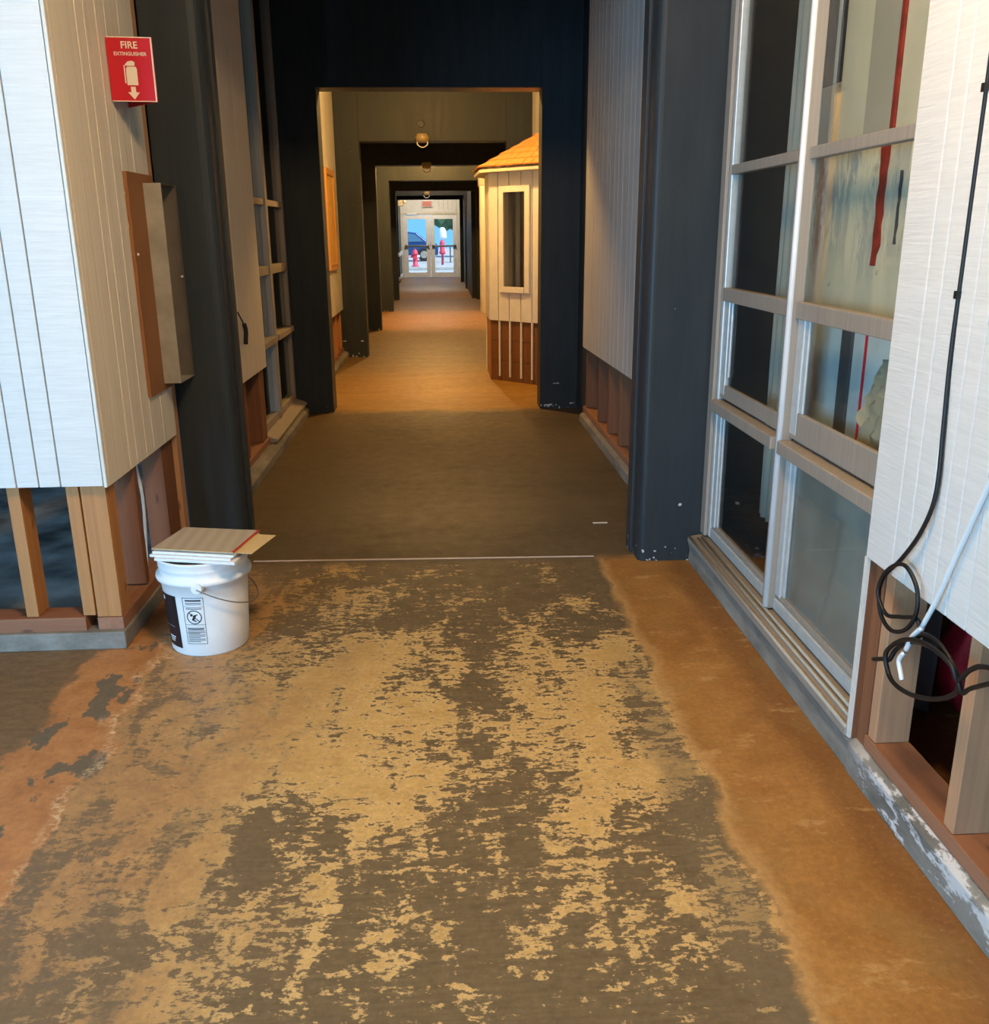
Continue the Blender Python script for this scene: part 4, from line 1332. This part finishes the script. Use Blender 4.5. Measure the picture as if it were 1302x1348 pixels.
# white post in front of the fourth portal on the right
wp = root('white_post', (0.80, 17.3, 0), 'slim white boxed post against the right wall behind the booth', 'post')
add_box('shaft', 'white_plain', (0.735, 1.055, 17.05, 17.62, 0.0, 2.18), wp, 0.004)
add_box('cap', 'grey_board', (0.715, 1.055, 17.03, 17.64, 2.18, 2.33), wp, 0.004)
add_box('corner_strip', 'white_plain', (0.725, 0.733, 17.04, 17.10, 0.0, 2.18), wp)
# rail and lamp on the far left wall
hr = root('wall_rail', (-1.18, 29.5, 0.8), 'pale wall rail on the far left before the doors', 'rail')
add_box('rail', 'alu', (-1.215, -1.15, 27.6, 31.0, 0.74, 0.84), hr, 0.01)
add_box('lower_rail', 'alu', (-1.217, -1.17, 27.6, 31.0, 0.06, 0.16), hr, 0.01)
el = root('emergency_lamp', (-1.18, 29.9, 2.2), 'small cream emergency lamp on the far left wall near the doors', 'lamp')
add_box('case', 'lamp_dome', (-1.218, -1.08, 29.6, 30.0, 2.17, 2.33), el, 0.01)
bm = bmesh.new()
bmesh.ops.create_uvsphere(bm, u_segments=12, v_segments=8, radius=0.055, matrix=Matrix.Translation((-1.03, 29.7, 2.30)))
link('lamp_head', bm, 'lamp_dome', el, smooth=True)

# caged ceiling lamps (switched off) under the headers


def jar_lamp(x, y, z, label, s=1.0):
    r_ = root('caged_lamp', (x, y, z), label, 'lamp', 'jar lamps under the corridor headers')
    bm = bmesh.new()
    lathe(bm, [(0, 0), (0.062 * s, 0), (0.066 * s, -0.016 * s), (0.060 * s, -0.022 * s), (0, -0.022 * s)], 24, (x, y, z))
    bmesh.ops.remove_doubles(bm, verts=bm.verts[:], dist=1e-5)
    link('base', bm, 'lamp_dome', r_, smooth=True)
    bm = bmesh.new()
    lathe(bm, [(0.074 * s, -0.022 * s), (0.078 * s, -0.05 * s), (0.066 * s, -0.078 * s), (0.030 * s, -0.090 * s), (0, -0.092 * s)], 24, (x, y, z))
    bmesh.ops.remove_doubles(bm, verts=bm.verts[:], dist=1e-5)
    link('dome', bm, 'lamp_dome', r_, smooth=True)
    bm = bmesh.new()
    tube(bm, [(x - 0.058 * s, y, z - 0.078 * s), (x - 0.05 * s, y, z - 0.115 * s), (x, y, z - 0.14 * s), (x + 0.05 * s, y, z - 0.115 * s), (x + 0.058 * s, y, z - 0.078 * s)], 0.006 * s, 8)
    link('guard', bm, 'alu', r_, smooth=True)
    return r_


jar_lamp(-0.16, 11.00, 2.44, 'cream jar lamp with wire guard on the header behind the booth')
jar_lamp(-0.155, 14.12, 2.36, 'small jar lamp on the unlit header, second along the corridor')
jar_lamp(-0.29, 24.62, 2.40, 'jar lamp on the far grey header, third along the corridor', 1.2)
bm = bmesh.new()
lathe(bm, [(0, 0.012), (0.035, 0.012), (0.04, 0), ], 16)
for v in bm.verts:
    v.co = Vector((-0.173 + v.co.x, 11.068 - v.co.z, 2.549 + v.co.y))
tag(link('junction_cover', bm, 'dark_strip'), 'small dark round cover plate on the lit header above the first jar lamp', 'cover plate')
# lamp bodies of the burning corridor lamps
for i, (x, y, z) in enumerate(((-0.10, 8.45, 2.86), (-0.10, 15.9, 2.80), (-0.10, 22.6, 2.80))):
    r_ = root('ceiling_lamp', (x, y, CZ), ['ceiling lamp hidden above the booth bay', 'ceiling lamp of the third bay', 'ceiling lamp of the fifth bay'][i], 'lamp')
    bm = bmesh.new()
    lathe(bm, [(0, 0), (0.09, 0), (0.09, -0.02), (0.03, -0.03), (0.025, CZ * -1 + z + 0.09), (0, CZ * -1 + z + 0.09)], 20, (x, y, CZ))
    link('base', bm, 'lamp_cage', r_, smooth=True)

# ================================================================== far end: doors and wall above
dw = root('wall_back', (-0.27, 31.25, 0), 'white plank wall above the far glass doors', 'wall', kind='structure')
xq = -1.24
while xq < 0.70:
    add_box('plank', 'white_plain', (xq, min(xq + 0.135, .72), 31.20, 31.24, 2.0, CZ - .004), dw)
    xq += 0.14
add_box('lintel', 'cream_board', (-1.24, 0.72, 31.17, 31.30, 1.945, 2.0), dw, 0.004)
add_box('plank', 'white_plain', (-0.35, 0.56, 31.155, 31.195, 2.0, 2.09), dw)
add_box('jamb', 'white_plain', (-1.24, -1.14, 31.17, 31.30, 0, 1.945), dw)
add_box('jamb', 'white_plain', (0.58, 0.72, 31.17, 31.30, 0, 1.945), dw)
for nm, xa, xb, lab, open_ in (('door_1', -1.135, -0.285, 'left leaf of the far glass double doors, a hydrant behind it', 0.0),
                               ('door_2', -0.275, 0.575, 'right leaf of the far glass double doors', 0.0)):
    dr = root(nm, (xa, 31.2, 0), lab, 'door', kind='structure')
    add_box('stile', 'alu', (xa, xa + .13, 31.18, 31.225, 0.01, 1.935), dr, 0.004)
    add_box('stile', 'alu', (xb - .13, xb, 31.18, 31.225, 0.01, 1.935), dr, 0.004)
    add_box('rail', 'alu', (xa + .13, xb - .13, 31.18, 31.225, 1.81, 1.935), dr, 0.004)
    add_box('rail', 'alu', (xa + .13, xb - .13, 31.18, 31.225, 0.01, 0.16), dr, 0.004)
    add_box('glass_pane', 'glass', (xa + .13, xb - .13, 31.20, 31.206, 0.16, 1.81), dr)
    add_box('push_bar', 'lamp_cage', (xa + .06, xb - .06, 31.10, 31.14, 0.955, 1.005), dr, 0.008)
    add_box('bar_bracket', 'lamp_cage', (xa + .04, xa + .09, 31.10, 31.18, 0.94, 1.02), dr)
    add_box('bar_bracket', 'lamp_cage', (xb - .09, xb - .04, 31.10, 31.18, 0.94, 1.02), dr)
add_box('door_closer', 'alu', (-1.0, -0.7, 31.10, 31.17, 1.95, 2.0), dw)
es = root('exit_sign', (-0.36, 31.1, 2.3), 'small reddish sign box above the far doors', 'sign')
add_box('case', 'white_plain', (-0.52, -0.20, 31.10, 31.195, 2.17, 2.37), es, 0.006)
add_box('face', simple('dull_red_face', (0.55, 0.16, 0.12), 0.5), (-0.50, -0.22, 31.094, 31.099, 2.19, 2.35), es)

# ================================================================== outside
og = add_box('ground', 'asphalt', (-40, 40, 31.32, 90, -0.15, -0.02))
tag(og, 'pale sunlit paving outside the far doors', 'ground', kind='structure')
kb2 = add_box('kerb', 'asphalt', (-14, 14, 38.0, 38.3, -0.02, 0.10), None, 0.02)
tag(kb2, 'low pale kerb outside behind the hydrants', 'kerb', kind='structure')


def hydrant(x, y, s, label):
    r_ = root('fire_hydrant', (x, y, -0.02), label, 'hydrant')
    z = -0.02
    bm = bmesh.new()
    lathe(bm, [(0, 0), (.15 * s, 0), (.15 * s, .04 * s), (.10 * s, .05 * s), (.10 * s, .48 * s), (.13 * s, .50 * s), (.13 * s, .54 * s), (.12 * s, .56 * s), (.10 * s, .64 * s), (.05 * s, .70 * s), (0, .71 * s)], 20, (x, y, z))
    bmesh.ops.remove_doubles(bm, verts=bm.verts[:], dist=1e-5)
    link('body', bm, 'hydrant', r_, smooth=True)
    bm = bmesh.new()
    lathe(bm, [(0, .70 * s), (.025 * s, .70 * s), (.025 * s, .75 * s), (0, .75 * s)], 6, (x, y, z))
    link('cap_nut', bm, 'hydrant', r_)
    for sx in (-1, 1):
        bm = bmesh.new()
        bmesh.ops.create_cone(bm, cap_ends=True, segments=14, radius1=.055 * s, radius2=.055 * s, depth=.12 * s,
                              matrix=Matrix.Translation((x + sx * .14 * s, y, z + .42 * s)) @ Matrix.Rotation(math.pi / 2, 4, 'Y'))
        link('side_outlet', bm, 'hydrant' if sx < 0 else 'alu', r_)
    bm = bmesh.new()
    bmesh.ops.create_cone(bm, cap_ends=True, segments=14, radius1=.07 * s, radius2=.07 * s, depth=.12 * s,
                          matrix=Matrix.Translation((x, y - .13 * s, z + .38 * s)) @ Matrix.Rotation(math.pi / 2, 4, 'X'))
    link('front_outlet', bm, 'hydrant', r_)


hydrant(-1.06, 42.0, 1.02, 'red fire hydrant outside, behind the left glass door')
# white-capped meter post with a red standpipe
mp_ = root('capped_post', (0.16, 46.5, 0), 'white domed post outside, behind the right glass door', 'post')
bm = bmesh.new()
lathe(bm, [(.05, 0.0), (.05, 1.12), (.20, 1.15), (.21, 1.22), (.18, 1.50), (.10, 1.64), (0, 1.66)], 20, (0.16, 46.5, -0.02), cap0=True)
link('shaft_and_cap', bm, 'alu', mp_, smooth=True)
rs = root('red_standpipe', (0.13, 44.0, 0), 'red standpipe outside in front of the white domed post', 'standpipe')
bm = bmesh.new()
lathe(bm, [(.05, 0.0), (.05, .45), (.14, .48), (.14, .58), (.11, .62), (.11, .98), (.06, 1.08), (0, 1.1)], 16, (0.13, 44.0, -0.02), cap0=True)
link('pipe', bm, 'hydrant', rs, smooth=True)
tbl = root('picnic_table', (0.9, 47.5, 0), 'pale slatted table outside on the right', 'table')
for k in range(4):
    add_box('slat', 'alu', (0.35, 1.9, 47.2 + k * .16, 47.33 + k * .16, 0.72, 0.76), tbl)
for x_ in (0.5, 1.7):
    add_box('leg', 'lamp_cage', (x_, x_ + .06, 47.25, 47.75, -0.02, 0.72), tbl)

# car
car = root('car', (-2.6, 50.4, 0), 'dark blue car parked crosswise outside the left glass door', 'car')
bm = bmesh.new()
CX = -1.75
prof = [(-3.1, .28), (-3.15, .62), (-2.9, .82), (-2.2, .92), (-1.5, 1.42), (-0.2, 1.50), (0.6, 1.38), (1.15, .95), (1.55, .88), (1.7, .70), (1.68, .28)]
prism(bm, [(p[0] + CX, p[1]) for p in prof], 'y', 49.6, 51.3)
link('body', bm, 'car_paint', car, 0.05, smooth=True)
bm = bmesh.new()
prism(bm, [(p[0] + CX, p[1]) for p in [(-2.05, .94), (-1.42, 1.36), (-0.72, 1.42), (-0.72, .94)]], 'y', 49.57, 49.61)
prism(bm, [(p[0] + CX, p[1]) for p in [(-0.62, .94), (-0.62, 1.42), (-0.2, 1.43), (0.52, 1.31), (0.95, .96)]], 'y', 49.57, 49.61)
link('side_window', bm, 'car_glass', car)
for wx_ in (-2.35, 0.95):
    bm = bmesh.new()
    bmesh.ops.create_cone(bm, cap_ends=True, segments=28, radius1=.33, radius2=.33, depth=.2,
                          matrix=Matrix.Translation((wx_ + CX, 49.63, 0.31)) @ Matrix.Rotation(math.pi / 2, 4, 'X'))
    wh = link('wheel', bm, 'tyre', car, 0.02)
    bm = bmesh.new()
    bmesh.ops.create_cone(bm, cap_ends=True, segments=20, radius1=.19, radius2=.17, depth=.03,
                          matrix=Matrix.Translation((wx_ + CX, 49.52, 0.31)) @ Matrix.Rotation(math.pi / 2, 4, 'X'))
    link('hub', bm, 'galv', wh)


def tree(x, y, h, r, label, seed):
    rnd = random.Random(seed)
    t_ = root('tree', (x, y, 0), label, 'tree')
    bm = bmesh.new()
    tube(bm, [(x, y, -0.05), (x + .05, y, h * .3), (x, y, h * .6)], 0.14, 8)
    link('trunk', bm, 'bark', t_, smooth=True)
    bm = bmesh.new()
    for k in range(26):
        a_, q = rnd.uniform(0, 6.28), rnd.uniform(0.1, 0.9)
        c_ = Vector((x + r * q * math.cos(a_), y + r * q * math.sin(a_), h * .62 + rnd.uniform(-.35, .45) * h * .7))
        res = bmesh.ops.create_icosphere(bm, subdivisions=2, radius=r * rnd.uniform(.25, .42), matrix=Matrix.Translation(c_))
        for v in res['verts']:
            v.co = c_ + (v.co - c_) * rnd.uniform(.78, 1.2)
    o = link('crown', bm, 'leaf', t_)
    o['kind'] = 'stuff'


tree(1.9, 58, 4.0, 1.9, 'dark green tree outside, behind the right glass door', 3)
tree(7.6, 60, 4.2, 1.9, 'green tree outside, beyond the right edge of the far doors', 5)
